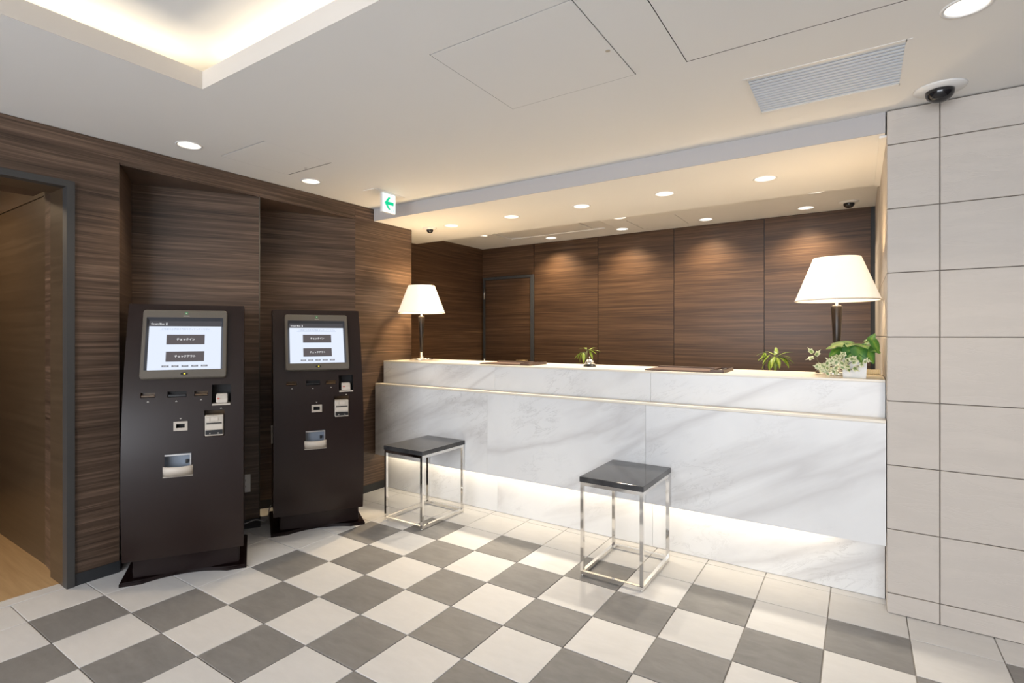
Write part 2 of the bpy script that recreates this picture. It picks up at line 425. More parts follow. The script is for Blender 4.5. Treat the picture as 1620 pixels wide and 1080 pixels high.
bm.faces.new([bm.verts.new(p) for p in ((2.622, 0.834, ZB), (2.622, 1.88, ZB), (2.622, 1.88, ZC), (2.622, 0.834, ZC))])
obj('bulkhead', bm, M['white'], ceiling)
bm = BM(); box(bm, -0.838, 2.622, 0.829, 0.8335, ZB, ZC - 0.0005); obj('bulkhead_fascia', bm, M['fascia'], ceiling)  # thin front sheet, greyer than the white bulkhead behind it
bm = BM(); box(bm, -3.4, XB + 0.1, YA - 0.1, 3.3, 2.80, 2.90); obj('light_stop_slab', bm, M['white'], ceiling)  # unseen slab added to keep sky light from leaking in overhead
bm = BM(); box(bm, 2.600, 2.628, 0.86, 1.88, ZB - 0.012, ZB - 0.001); obj('edge_bead', bm, M['white'], ceiling)
# cove: lip, trough, raised soffit, LED strip
cx0, cx1, cy0, cy1 = COVE; LH = 2.437; T = 0.27; CZ = 2.53
def ring(bm, a, b, z0, z1):
    (ax0, ax1, ay0, ay1), (bx0, bx1, by0, by1) = a, b
    for x0, x1, y0, y1 in ((ax0, bx0, ay0, ay1), (bx1, ax1, ay0, ay1), (bx0, bx1, ay0, by0), (bx0, bx1, by1, ay1)): box(bm, x0, x1, y0, y1, z0, z1)
gw = lambda d: (cx0 - d, cx1 + d, cy0 - d, cy1 + d)
bm = BM(); ring(bm, gw(0.015), gw(0), ZC + 0.0006, LH); obj('cove_lip', bm, M['lip'], ceiling)  # lip toned creamier and darker than the white ceiling
bm = BM(); ring(bm, gw(T), gw(0.015), ZC + 0.002, ZC + 0.010); ring(bm, gw(T + 0.02), gw(T), ZC + 0.012, CZ); obj('cove_trough', bm, M['white'], ceiling)
bm = BM(); box(bm, cx0 - T, cx1 + T, cy0 - T, cy1 + T, CZ, CZ + 0.02); obj('cove_soffit', bm, M['white'], ceiling)
bm = BM(); ring(bm, gw(0.11), gw(0.09), ZC + 0.012, ZC + 0.024); obj('cove_light_strip', bm, M['led'], ceiling)
zl = ZC + 0.03
lx, ly = cx1 - cx0, cy1 - cy0; CP = 1.4
for x, y, sx, sy in (((cx0 - .1), (cy0 + cy1) / 2, .03, ly), (cx1 + .1, (cy0 + cy1) / 2, .03, ly), ((cx0 + cx1) / 2, cy1 + .1, lx, .03), ((cx0 + cx1) / 2, cy0 - .1, lx, .03)):
    area('cove_glow', (x, y, zl), (R(180), 0, 0), sx, sy, CP * max(sx, sy), WB, ceiling)

def hatch(q, label, lock, gp):
    x0, x1, y0, y1 = q; gx0, gx1, gy0, gy1 = gp
    t = thing('ceiling_hatch', label, 'hatch', ((x0 + x1) / 2, (y0 + y1) / 2, ZC)); a, b = (x1 - x0) / 2, (y1 - y0) / 2
    bm = BM(); box(bm, -a + gx0, a - gx1, -b + gy0, b - gy1, 0.0, 0.012); obj('panel', bm, M['white'], t)
    bm = BM()
    for s in ((-a - .02, -a, -b - .02, b + .02), (a, a + .02, -b - .02, b + .02), (-a, a, -b - .02, -b), (-a, a, b, b + .02)): box(bm, *s, 0.002, 0.03)
    box(bm, -a - .02, a + .02, -b - .02, b + .02, 0.03, 0.034)
    obj('frame', bm, M['void'], t)
    bm = BM(); lathe(bm, [(0.009, -0.0015), (0.009, 0.0)], 12, lock); obj('lock', bm, M['steel'], t)
hatch(H[0], 'large square ceiling hatch with thin dark outline, nearest the middle of the ceiling', (0.27, 0.06, 0), (.0015, .004, .004, .0012))
hatch(H[1], 'ceiling hatch cut off by the top edge, left of the big downlight', (0.40, 0, 0), (.003, .003, .003, .004))
hatch(H[2], 'small square ceiling hatch between the two downlights along the dark wood wall', (0.0, 0.20, 0), (.0006, .001, .007, .006))
hatch(H[3], 'ceiling hatch behind the desk in front of the wood panel wall', (-.2, 0, 0), (.004, .004, .001, .001))

def downlight(x, y, z, label, group, power, depth=0.028, spot=110, blend=0.6, col=WARM2):
    t = thing('downlight', label, 'downlight', (x, y, z), 0, group)
    bm = BM(); lathe(bm, [(DL + 0.008, 0.0), (DL + 0.007, -0.003), (DL - 0.002, -0.003), (DL - 0.003, 0.004)], 36, capb=False, capt=False); obj('trim_ring', bm, M['whitep'], t)
    bm = BM(); lathe(bm, [(DL - 0.003, 0.003), (DL - 0.008, depth)], 36, capb=False, capt=False); obj('reflector', bm, M['whitep'], t)
    bm = BM(); lathe(bm, [(0.001, depth - 0.006), (DL * 0.6, depth - 0.004), (DL - 0.008, depth)], 36, capb=False, capt=False); obj('lens', bm, M['lens'], t)
    l = bpy.data.lights.new('downlight_beam', 'SPOT'); l.energy = power; l.spot_size = R(spot); l.spot_blend = blend
    l.shadow_soft_size = 0.045; l.color = col
    o = bpy.data.objects.new('downlight_beam', l); COL.objects.link(o); o.parent = t; o.location = (0, 0, -0.012)
    return t
names = ['leftmost', 'second from left', 'middle', 'second from right', 'rightmost']
for n_, (x, y) in zip(names, bulk_dl):
    downlight(x, y, ZB, 'warm round downlight over the counter front edge, %s of the row of five' % n_, 'downlights over the counter', {'leftmost': 150, 'rightmost': 78}.get(n_, 75), spot=116 if n_ == 'leftmost' else 104, blend=1.0, col=(1.0, .74, .42) if n_ == 'leftmost' else (1.0, .89, .72))
bn = ['half hidden round downlight behind the bulkhead edge, leftmost, near the wood door', 'half hidden round downlight behind the bulkhead edge, near the middle hatch',
      'half hidden round downlight behind the bulkhead edge, left of the rear dome camera',
      'round downlight nearest the back wall, leftmost, in front of the air conditioner', 'round downlight nearest the back wall, second from left',
      'round downlight nearest the back wall, second from right', 'round downlight nearest the back wall, rightmost, beside the rear dome camera']
for k, (x, y) in enumerate(back_dl):
    downlight(x, y, ZC, bn[k], 'downlights behind the counter', 16 if k < 3 else 66, 0.02, 130 if k < 3 else 125, 0.9, WB)
downlight(*main_dl[0], ZC, 'round downlight along the dark wood wall, above the nearer kiosk', 'downlights along the wood wall', 16)
downlight(*main_dl[1], ZC, 'round downlight along the dark wood wall, above the farther kiosk', 'downlights along the wood wall', 20)
downlight(*main_dl[2], ZC, 'big round downlight at the top right corner, nearest the tiled wall', None, 22, 0.05)
for (x, y), w_ in zip(main_dl[3:], ('near the tiled wall, past the right edge', 'behind the camera on the right', 'over the passage door, past the left edge')):  # unseen lobby downlights, added as fill light
    downlight(x, y, ZC, 'unseen downlight added as fill ' + w_, 'added fill downlights out of frame', 18)

# ------------------------------------------------------------------ left wall with sawtooth niche
P0 = (XW, -1.045); P1 = (-1.198, -0.842); P2 = (XW, -0.2075); P3 = (-1.198, -0.005); P4 = (XW, 0.630); P5 = (XW, 1.29); ZN = 2.255
dx = 0.013
back = lambda p: (p[0] - dx, p[1])
bm = BM()
prism(bm, [back((XW, -1.285)), back(P0), back(P1), back(P2), back(P3), back(P4), (XW - dx, 1.285), (-1.34, 1.285), (-1.34, -1.24)], 0, ZN)
box(bm, -1.34, XW - dx, -1.285, 1.285, ZN + 0.001, ZC - 0.001)
box(bm, -1.34, XW - dx, -2.66, -1.285, 2.09, ZC - 0.001)
box(bm, -1.34, XW - dx, YA, -2.66, 0, ZC - 0.001)
wl = struct('wall_left', bm, M['wood'])
def wp(p, q, z0, z1, th=0.012):
    b = BM(); vpanel(b, p, q, z0, z1, th, 1); return obj('wall_panel', b, M['wood'], wl)
g = 0.001
bm = BM()      # one sheet round the passage door and over the niche
for a_, c_, z0_, z1_ in ((-1.25, -1.045, 0, ZC - .002), (-2.66, -1.25, 2.098, ZC - .002), (-1.045, .630 - g, ZN, ZC - .002)): vpanel(bm, (XW, a_), (XW, c_), z0_, z1_, .012, 1)
obj('wall_panel', bm, M['wood'], wl)
wp((XW, YA), (XW, -2.70), 0, ZC - 0.002)
wp((XW, 0.630), P5, 0, ZC - 0.002)
wp(P0, P1, 0, ZN - g); wp(P1, P2, 0, ZN - g); wp(P2, P3, 0, ZN - g); wp(P3, P4, 0, ZN - g)
bm = BM(); prism(bm, [(XW - 0.001, -1.04), (-1.19, -0.842), (-1.19, 0.0), (XW - 0.001, 0.62)], ZN - 0.012, ZN); obj('niche_soffit', bm, M['wood'], wl)
bm = BM(); box(bm, -1.34, XW, 1.286, 1.29, 0, ZC - 0.1); obj('end_panel', bm, M['wood'], wl)
bm = BM(); vpanel(bm, (P2[0] + 0.0006, P2[1] - 0.004), (P2[0] + 0.0006, P2[1] + 0.002), 0.07, ZN - 0.014, 0.003); obj('corner_edge', bm, M['bezel'], wl)
bb = BM()
for p, q in (((XW, -1.25), P0), (P0, P1), (P1, P2), (P2, P3), (P3, P4), (P4, (XW, 1.0))): vpanel(bb, p, q, 0, 0.062, 0.005, -1)
struct('baseboard_left', bb, M['baseb'])

# passage door frame and passage
bm = BM()
box(bm, -0.885, XW + 0.012, -1.285, -1.25, 0, 2.098); box(bm, -0.885, XW + 0.012, -2.70, -2.665, 0, 2.098); box(bm, -0.885, XW + 0.012, -2.665, -1.285, 2.066, 2.098)
d1 = struct('door_1', bm, M['greymetal'])
bm = BM(); box(bm, -1.07, -0.8855, -1.283, -1.25, 0, 2.098); box(bm, -1.07, -0.8855, -2.70, -2.667, 0, 2.098); box(bm, -1.07, -0.8855, -2.667, -1.283, 2.068, 2.098)
obj('jamb_lining', bm, M['bronze'], d1)
bm = BM()
box(bm, -3.3, -1.072, -1.245, -1.20, 0, 2.088); box(bm, -3.3, -1.072, -1.238, -1.20, 2.088, 2.098); box(bm, -3.3, -1.072, -1.245, -1.20, 2.098, ZC - 0.002)
box(bm, -3.3, -1.08, -2.72, -2.68, 0, ZC - 0.002); box(bm, -3.36, -3.3, -2.72, -1.2, 0, ZC - 0.002)
struct('wall_passage', bm, M['bronze'])
area('passage_lamp', (-2.0, -1.95, 2.33), (0, 0, 0), 0.5, 0.3, 18, WARM)

# ------------------------------------------------------------------ wall behind the desk
YBK = 3.07
bm = BM(); box(bm, -1.36, 2.75, YBK + 0.012, YBK + 0.10, 0, ZC - 0.001)
wb = struct('wall_back', bm, M['baseb'])
js = [-0.583, 0.2066, 1.008, 1.812, 2.600]
def bp(x0, x1, z0, z1):
    b = BM(); box(b, x0 + 0.003, x1 - 0.003, YBK, YBK + 0.012, z0, z1); obj('wall_panel', b, M['wood_back'], wb)
for a, c in zip(js, js[1:]): bp(a, c, 0, ZC - 0.002)
bp(-1.32, -0.583, 2.008, ZC - 0.002)
bm = BM(); box(bm, -1.36, -1.32, 1.29, YBK + 0.1, 0, ZC - 0.001)
struct('wall_recess', bm, M['wood_back'])
bm = BM(); box(bm, -1.30, -1.272, YBK - 0.014, YBK + 0.011, 0, 2.004); box(bm, -0.625, -0.585, YBK - 0.014, YBK + 0.011, 0, 2.004); box(bm, -1.272, -0.625, YBK - 0.014, YBK + 0.011, 1.975, 2.004)
d2 = struct('door_2', bm, M['greymetal'])
bm = BM(); box(bm, -1.268, -0.629, YBK - 0.004, YBK + 0.011, 0.01, 1.971); obj('door_leaf', bm, M['wood_back'], d2)
for z in (1.805, 0.95):
    bm = BM(); lathe(bm, [(0.009, -0.065), (0.009, 0.065)], 10); obj('hinge', bm, M['steel'], d2, loc=(-1.276, YBK - 0.020, z))
bm = BM(); tube(bm, [(0, 0, 0), (0, -0.05, 0), (-0.02, -0.06, 0), (-0.11, -0.06, 0)], 0.009); obj('door_handle', bm, M['gold'], d2, loc=(-0.675, YBK - 0.004, 1.005))

# ------------------------------------------------------------------ right tiled wall
XR = 2.628
bm = BM(); box(bm, XR + 0.009, XB, YR + 0.009, 3.2, 0, ZC - 0.001)
wr = struct('wall_right', bm, M['wgrout'])
rows = [0.0] + [0.095 + 0.3 * k for k in range(8)] + [ZC - 0.004]
cols = [XR, 2.820, 3.420, 4.020, 4.620, 4.995]
g = 0.0020
wcache = {}
def wt(w, h):
    k = (round(w, 4), round(h, 4))
    if k not in wcache:
        b = BM(); x, z, e = w / 2 - g, h / 2 - g, 0.002
        q = [(-x, -z), (x, -z), (x, z), (-x, z)]
        v0 = [b.verts.new((p[0], 0.009, p[1])) for p in q]; v1 = [b.verts.new((p[0], 0.0012, p[1])) for p in q]
        v2 = [b.verts.new((p[0] * (1 - e / x), 0, p[1] * (1 - e / z))) for p in q]
        for i in range(4):
            j = (i + 1) % 4; b.faces.new((v0[i], v0[j], v1[j], v1[i])); b.faces.new((v1[i], v1[j], v2[j], v2[i]))
        b.faces.new(v2); wcache[k] = mesh('tile', b, M['walltile'])
    return wcache[k]
ycols = [YR, 1.2, 1.8, 2.4, 3.066]
for z0, z1 in zip(rows, rows[1:]):
    for x0, x1 in zip(cols, cols[1:]):
        link('tile', wt(x1 - x0, z1 - z0), wr, ((x0 + x1) / 2, YR, (z0 + z1) / 2))
    for y0, y1 in zip(ycols, ycols[1:]):
        link('tile', wt(y1 - y0, z1 - z0), wr, (XR, (y0 + y1) / 2, (z0 + z1) / 2), (0, 0, R(-90)))

# rest of the lobby, behind the camera
bm = BM(); box(bm, XB, XB + 0.1, YA, 3.2, 0, 2.8); struct('wall_east', bm, M['wood'])
bm = BM(); box(bm, -1.36, -0.4, YA - 0.1, YA, 0, 2.8); box(bm, 4.8, XB + 0.1, YA - 0.1, YA, 0, 2.8); box(bm, -0.4, 4.8, YA - 0.1, YA, 2.45, 2.8); box(bm, -0.4, 4.8, YA - 0.1, YA, 0, 0.15)
struct('wall_street', bm, M['white'])
bm = BM()
for x in (-0.4, 0.64, 1.68, 2.72, 3.76, 4.76): box(bm, x, x + 0.04, YA - 0.08, YA - 0.03, 0.15, 2.45)
w1 = struct('window_1', bm, M['greymetal'])
for k in range(5):
    bm = BM(); x = -0.36 + 1.04 * k; box(bm, x, x + 1.0, YA - 0.06, YA - 0.055, 0.15, 2.45); obj('pane', bm, M['glass'], w1)

# ------------------------------------------------------------------ reception counter
ct = thing('reception_counter', 'long white marble reception counter with glowing gap along its foot', 'counter', (0, 0, 0))
sx = [-0.826, 0.322, 1.472, 2.6255]
for a, c in zip(sx, sx[1:]):
    bm = BM(); box(bm, a + .0006, c - .0006, 0.832, 0.8599, 0.305, 0.885); obj('marble_slab', bm, M['marble'], ct)
    bm = BM(); box(bm, a + .0006, c - .0006, 0.928, 0.948, 0.900, 1.072); obj('marble_slab', bm, M['marble'], ct)
    bm = BM(); box(bm, a + .0006, c - .0006, 0.965, 0.985, 0.002, 0.345); obj('plinth_slab', bm, M['marble'], ct)
bm = BM(); box(bm, -0.826, 2.6255, 0.832, 0.928, 0.8852, 0.900, 0.002); obj('ledge', bm, M['cream'], ct)
bm = BM(); box(bm, -0.826, 2.6255, 0.926, 1.400, 1.0722, 1.085, 0.002); obj('countertop', bm, M['cream'], ct)
bm = BM(); box(bm, -0.82, 2.615, 0.860, 0.97, 0.345, 0.36); box(bm, -0.82, 2.615, 0.948, 1.38, 0.36, 1.072); obj('carcass', bm, M['cream'], ct)
bm = BM(); box(bm, -0.80, 2.42, 0.868, 0.886, 0.337, 0.3449); obj('light_strip', bm, M['led'], ct)
area('counter_glow', (0.81, 0.905, 0.332), (0, 0, 0), 3.22, 0.05, 5, WB, ct)
# staff worktop hidden behind the counter
wk = thing('staff_worktop', 'low grey staff worktop behind the marble counter', 'worktop', (0, 0, 0))
bm = BM(); box(bm, -0.7, 2.60, 1.402, 2.0, 0.72, 0.745, 0.003); obj('top', bm, M['desk'], wk)
for x in (-0.68, 0.9, 2.56):
    bm = BM(); box(bm, x, x + 0.03, 1.42, 1.98, 0, 0.72); obj('side_panel', bm, M['desk'], wk)

# ------------------------------------------------------------------ kiosks
def off(z): return 0.04 - 0.2357 * (z - 0.52) ** 2
K = thing('check_in_kiosk', 'dark brown self check-in kiosk with lit touch screen, the nearer one beside the passage', 'kiosk', (-0.471, -0.872, 0), R(58.5), 'self check-in kiosks')
HW = 0.285; ZT = 1.475; ZL = 0.125
holes = {'slot1': (-.206, -.140, .973, .999), 'slot2': (-.084, .005, .970, 1.001), 'slot3': (.042, .108, .972, .999),
         'coin': (.126, .221, .918, 1.030), 'bill': (.091, .189, .753, .893), 'tray': (-.091, .032, .560, .676), 'inlet': (-.040, 0.000, .809, .831)}
us = sorted({-HW, HW, *[v for h in holes.values() for v in h[:2]]})
zs = sorted({ZL, ZT, *[v for h in holes.values() for v in h[2:]], *[ZL + (ZT - ZL) * k / 26 for k in range(27)]})
bm = BM(); vv = {}
def V(u, z):
    k = (round(u, 5), round(z, 5))
    if k not in vv: vv[k] = bm.verts.new((u, -off(z), z))
    return vv[k]
for a, c in zip(us, us[1:]):
    for d, e in zip(zs, zs[1:]):
        mu, mz = (a + c) / 2, (d + e) / 2
        if any(h[0] < mu < h[1] and h[2] < mz < h[3] for h in holes.values()): continue
        f = bm.faces.new((V(a, d), V(c, d), V(c, e), V(a, e))); f.smooth = True
# returns along the outline
for s in (-HW, HW):
    for d, e in zip(zs, zs[1:]):
        bm.faces.new([bm.verts.new(p) for p in ((s, -off(d), d), (s, -off(e), e), (s, -off(e) + 0.02, e), (s, -off(d) + 0.02, d))])
for z in (ZL, ZT):
    bm.faces.new([bm.verts.new(p) for p in ((-HW, -off(z), z), (HW, -off(z), z), (HW, -off(z) + 0.02, z), (-HW, -off(z) + 0.02, z))])
fp = obj('front_panel', bm, M['kiosk'], K)
# side cheeks, back, top as one cabinet shell with profile
bm = BM(); zz = [ZL + (ZT - ZL) * k / 16 for k in range(17)]
prof = [(-off(z) + 0.0205, z) for z in zz] + [(0.48, ZT), (0.48, ZL)]
for x0, x1 in ((-HW + .001, -HW + .016), (HW - .016, HW - .001)):
    A = [bm.verts.new((x0, y, z)) for y, z in prof]; B = [bm.verts.new((x1, y, z)) for y, z in prof]; n = len(prof)
    bm.faces.new(A); bm.faces.new(B[::-1])
    for i in range(n): bm.faces.new((A[i], A[(i + 1) % n], B[(i + 1) % n], B[i]))
box(bm, -HW + .016, HW - .016, 0.465, 0.48, ZL, ZT); box(bm, -HW + .016, HW - .016, -off(ZT) + .021, 0.465, ZT - 0.015, ZT); box(bm, -HW + .016, HW - .016, -off(ZL) + .021, 0.465, ZL, ZL + 0.015)
obj('cabinet', bm, M['kiosk'], K)
bm = BM(); box(bm, -0.245, 0.262, 0.035, 0.44, 0.022, ZL, 0.004); obj('plinth', bm, M['kioskd'], K)
bm = BM(); pl = [(-0.30, 0.50), (-0.30, 0.0), (-0.20, 0.0)]
for k in range(1, 14):
    t = k / 14; pl.append((-0.20 + 0.40 * t, 0.058 * math.sin(math.pi * t) ** 0.85))
pl += [(0.20, 0.0), (0.30, 0.0), (0.30, 0.50)]
prism(bm, pl, 0.0, 0.020)
es = [e for e in bm.edges if abs(e.verts[0].co.z - e.verts[1].co.z) < 1e-6 and e.verts[0].co.z > 0.01]
bmesh.ops.bevel(bm, geom=es, offset=0.006, segments=2, affect='EDGES')
obj('base_plate', bm, M['kioskd'], K)
def pocket(name, h, depth, m, par=K):
    u0, u1, z0, z1 = h; b = BM()
    f = [(u0, -off(z0), z0), (u1, -off(z0), z0), (u1, -off(z1), z1), (u0, -off(z1), z1)]
    k = [(p[0], -off((z0 + z1) / 2) + depth, p[2]) for p in f]
    F = [b.verts.new(p) for p in f]; Kk = [b.verts.new(p) for p in k]
    for i in range(4): b.faces.new((F[i], Kk[i], Kk[(i + 1) % 4], F[(i + 1) % 4]))
    b.faces.new(Kk); return obj(name, b, m, par)
for s in ('slot1', 'slot2', 'slot3'):
    p = pocket('card_slot', holes[s], 0.03, M['void'] if s == 'slot2' else M['amber'])
    u0, u1, z0, z1 = holes[s]; y = -off(z0) + 0.006
    b = BM(); box(b, u0 + .003, u1 - .003, y, y + 0.02, z0 + .003, z0 + (.012 if s != 'slot2' else .014)); obj('slot_lip', b, M['black'] if s == 'slot2' else M['amber'], p)
def tri(u, z, up, s=0.006):
    b = BM(); d = s if up else -s; y = -off(z) - 0.0012
    a = [b.verts.new(p) for p in ((u - s, y, z - d / 2), (u + s, y, z - d / 2), (u, y, z + d / 2))]
    c = [b.verts.new((v.co.x, y + .0015, v.co.z)) for v in a]
    b.faces.new(a); b.faces.new(c[::-1])
    for i in range(3): b.faces.new((a[i], c[i], c[(i + 1) % 3], a[(i + 1) % 3]))
    obj('arrow_mark', b, M['marker'], K)
for u, z, up in ((-.172, .953, True), (-.042, .950, True), (.075, .953, True), (.173, .902, True), (-.020, .857, False)): tri(u, z, up)
# coin mouth
cm = pocket('coin_recess', holes['coin'], 0.075, M['void'])
u0, u1, z0, z1 = holes['coin']
b = BM(); box(b, u0 + .002, u1 - .002, -off(z0) - .004, -off(z0) + .070, z0, z0 + .010, .002); obj('recess_sill', b, M['beige'], cm)
b = BM()
pr_ = [(-off(.95) + .004, z0 + .0105), (-off(.95) + .008, z0 + .040), (-off(.95) + .022, z0 + .060), (-off(.95) + .06, z0 + .062), (-off(.95) + .06, z0 + .0105)]
A = [b.verts.new((.146, y, z)) for y, z in pr_]; B = [b.verts.new((.204, y, z)) for y, z in pr_]
b.faces.new(A); b.faces.new(B[::-1])
for i in range(5): b.faces.new((A[i], A[(i + 1) % 5], B[(i + 1) % 5], B[i]))
bmesh.ops.bevel(b, geom=b.edges[:], offset=.004, segments=2, affect='EDGES'); obj('coin_mouth', b, M['beige2'], cm)
b = BM(); box(b, .154, .164, -off(.95) + .002, -off(.95) + .008, z0 + .032, z0 + .038); obj('red_mark', b, M['red'], cm)
# banknote unit
bu = pocket('bill_recess', holes['bill'], 0.07, M['amber'])
u0, u1, z0, z1 = holes['bill']; yf = -off(.81)
b = BM(); box(b, u0 + .004, u1 - .004, yf - .010, yf + .05, z0 + .003, .868, .004); bo = obj('bill_unit', b, M['beige'], bu)
for nm, q, mm in (('unit_window', (u0 + .034, u1 - .030, .838, .858), 'beige2'), ('unit_window', (u0 + .010, u0 + .028, .836, .856), 'beige2'), ('bill_mouth', (u0 + .012, u1 - .012, .822, .828), 'void'),
                  ('unit_shelf', (u0 + .008, u1 - .008, .794, .818), 'beige2'), ('display_strip', (u0 + .007, u1 - .007, .764, .788), 'black')):
    b = BM(); box(b, q[0], q[1], yf - .013, yf - .0095, q[2], q[3], .001); obj(nm, b, M[mm], bu)
for u in (.118, .158):
    b = BM(); box(b, u, u + .004, yf - .0145, yf - .0128, .768, .774); obj('display_dot', b, M['beige2'], bu)
# small inlet plate
b = BM(); ho = holes['inlet']; o_ = (-.052, .013, .794, .843); y = -off(.82)
for q in ((o_[0], ho[0], o_[2], o_[3]), (ho[1], o_[1], o_[2], o_[3]), (ho[0], ho[1], o_[2], ho[2]), (ho[0], ho[1], ho[3], o_[3])): box(b, q[0], q[1], y - .005, y + .003, q[2], q[3])
ip = obj('inlet_plate', b, M['beige'], K)
pocket('inlet_slot', ho, 0.03, M['void'])
# coin return tray
ty = pocket('return_tray', holes['tray'], 0.055, M['trayback'])
u0, u1, z0, z1 = holes['tray']; y = -off(.6)
b = BM()
for k in range(13):
    t = k / 12
lip_o, lip_i = [], []
for k in range(17):
    t = k / 16; u = u0 - .008 + (u1 - u0 + .016) * t; bul = 0.034 * math.sin(math.pi * t) ** 0.6
    lip_o.append((u, y - .003 - bul)); lip_i.append((u, y + .003 - bul))
top = [(b.verts.new((u, yy, .612)), b.verts.new((u, yi, .612))) for (u, yy), (_, yi) in zip(lip_o, lip_i)]
bot = [(b.verts.new((u, yy * .55 + y * .45, .560)), b.verts.new((u, yi * .55 + y * .45 + .003, .566))) for (u, yy), (_, yi) in zip(lip_o, lip_i)]
for i in range(16):
    for q in ((top[i][0], top[i + 1][0], bot[i + 1][0], bot[i][0]), (top[i][1], bot[i][1], bot[i + 1][1], top[i + 1][1]), (top[i][0], top[i][1], top[i + 1][1], top[i + 1][0]), (bot[i][0], bot[i + 1][0], bot[i + 1][1], bot[i][1])):
        b.faces.new(q).smooth = True
obj('tray_lip', b, M['beige2'], ty)
b = BM(); box(b, u0 + .001, u1 - .001, y - .003, y + .001, .667, .6745); box(b, u1 - .006, u1 - .001, y - .003, y + .001, .612, .667); obj('tray_edge', b, M['steel'], ty)
b = BM(); box(b, u0 - .008, u1 + .008, y - .003, y, .554, .560); obj('tray_flange', b, M['beige'], ty)
b = BM(); box(b, u1 - .030, u1 - .018, y + .03, y + .05, .616, .634); obj('tray_latch', b, M['black'], ty)
# monitor: flat tilted slab in its own plane
TA = math.atan2(.127, .369)
def mon(u, v, d): return Vector((u, .030 + v * math.sin(TA) - d * math.cos(TA), 1.065 + v * math.cos(TA) + d * math.sin(TA)))
def mbox(b, u0, u1, v0, v1, d0, d1, bev=0, taper=0):
    vs = [b.verts.new(mon(u, v, d)) for d in (d0, d1) for v in (v0, v1) for u in (u0, u1)]
    fs = [b.faces.new([vs[i] for i in f]) for f in ((0, 2, 3, 1), (4, 5, 7, 6), (0, 1, 5, 4), (2, 6, 7, 3), (0, 4, 6, 2), (1, 3, 7, 5))]
    if bev: bmesh.ops.bevel(b, geom=list({e for f in fs for e in f.edges}), offset=bev, segments=2, affect='EDGES')
    return b
MH = .390; bo = (-.212, .198, 0, MH); gi = (-.194, .178, .044, .346); DF = .030
b = BM()    # bezel ring, rounded outer corners, sloped inner edge
def rr(u0, u1, v0, v1, r, d, n=4):
    out = []
    for cu, cv, a0 in ((u1 - r, v1 - r, 0), (u0 + r, v1 - r, 90), (u0 + r, v0 + r, 180), (u1 - r, v0 + r, 270)):
        for k in range(n + 1):
            a = R(a0 + 90 * k / n); out.append(b.verts.new(mon(cu + r * math.cos(a), cv + r * math.sin(a), d)))
    return out
L0 = rr(*bo, .016, -.012); L1 = rr(*bo, .016, DF - .005); L2 = rr(bo[0] + .004, bo[1] - .004, bo[2] + .004, bo[3] - .004, .014, DF)
L3 = rr(*gi, .004, DF); L4 = rr(gi[0] + .010, gi[1] - .008, gi[2] + .006, gi[3] - .013, .003, DF - .016)
for A, B in ((L0, L1), (L1, L2), (L2, L3)):
    for i in range(len(A)): b.faces.new((A[i], A[(i + 1) % len(A)], B[(i + 1) % len(A)], B[i]))
bz = obj('monitor_bezel', b, M['bezel'], K)
b = BM(); L3 = rr(*gi, .004, DF); L4 = rr(gi[0] + .012, gi[1] - .010, gi[2] + .006, gi[3] - .016, .003, DF - .016)
for i in range(len(L3)): b.faces.new((L3[i], L3[(i + 1) % len(L3)], L4[(i + 1) % len(L3)], L4[i]))
obj('inner_edge', b, M['bezel_in'], bz)
S0, S1, T0, T1 = -.182, .168, .050, .330; DS = DF - .0155
b = BM(); mbox(b, S0, S1, T0, T1, DS - .006, DS); obj('screen', b, M['lcd_white'], bz)
b = BM(); mbox(b, S0, S1, .298, T1, DS + .0001, DS + .0006); obj('screen_header', b, M['lcd_head'], bz)
def text(body, u, v, size, m, name='text', align='LEFT', bold=0.0, wmax=None):
    c = bpy.data.curves.new('t', 'FONT'); c.body = body; c.size = size; c.align_x = align; c.align_y = 'CENTER'; c.offset = bold
    c.resolution_u = 2
    o = bpy.data.objects.new('t', c); COL.objects.link(o)
    dg = bpy.context.evaluated_depsgraph_get(); me = bpy.data.meshes.new_from_object(o.evaluated_get(dg))
    bpy.data.objects.remove(o); bpy.data.curves.remove(c)
    xs = [v_.co.x for v_ in me.vertices]
    sc = 1.0
    if xs and wmax: sc = wmax / (max(xs) - min(xs))
    for v_ in me.vertices: v_.co = mon(u + v_.co.x * sc, v + v_.co.y * min(sc, 1.3), DS + .0018)
    me.materials.clear(); me.materials.append(m); me.name = name
    return link(name, me, bz)
text('Ocean Blue', -.174, .3115, .013, M['lcd_text'], 'header_text', bold=.0002, wmax=.062)
b = BM(); mbox(b, -.103, -.098, .304, .319, DS + .0007, DS + .0012); obj('header_mark', b, M['lcd_text'], bz)
text('ご希望のお手続き内容をタッチしてください', -.006, .281, .0135, M['lcd_blue'], 'prompt_text', 'CENTER', wmax=.235)
b = BM(); mbox(b, -.135, .122, .2705, .2715, DS + .0007, DS + .0012); obj('prompt_rule', b, M['lcd_blue'], bz)
for v0, v1, s_ in ((.193, .250, 'チェックイン'), (.095, .153, 'チェックアウト')):
    b = BM(); mbox(b, -.098, .086, v0, v1, DS + .0001, DS + .0012, .0005); obj('screen_button', b, M['lcd_grey'], bz)
    text(s_, -.006, (v0 + v1) / 2, .017, M['lcd_text'], 'button_text', 'CENTER', bold=.0004, wmax=.088 if len(s_) == 6 else .100)
for k, s_ in enumerate(('日本語', 'English', '한국어', '简体字', '繁體字')):
    u = -.115 + .0465 * k
    b = BM(); mbox(b, u, u + .033, .065, .0745, DS + .0001, DS + .0010); obj('language_key', b, M['lcd_tab'], bz)
    text(s_, u + .0165, .0697, .0065, M['lcd_text'], 'key_text', 'CENTER', wmax=.018)
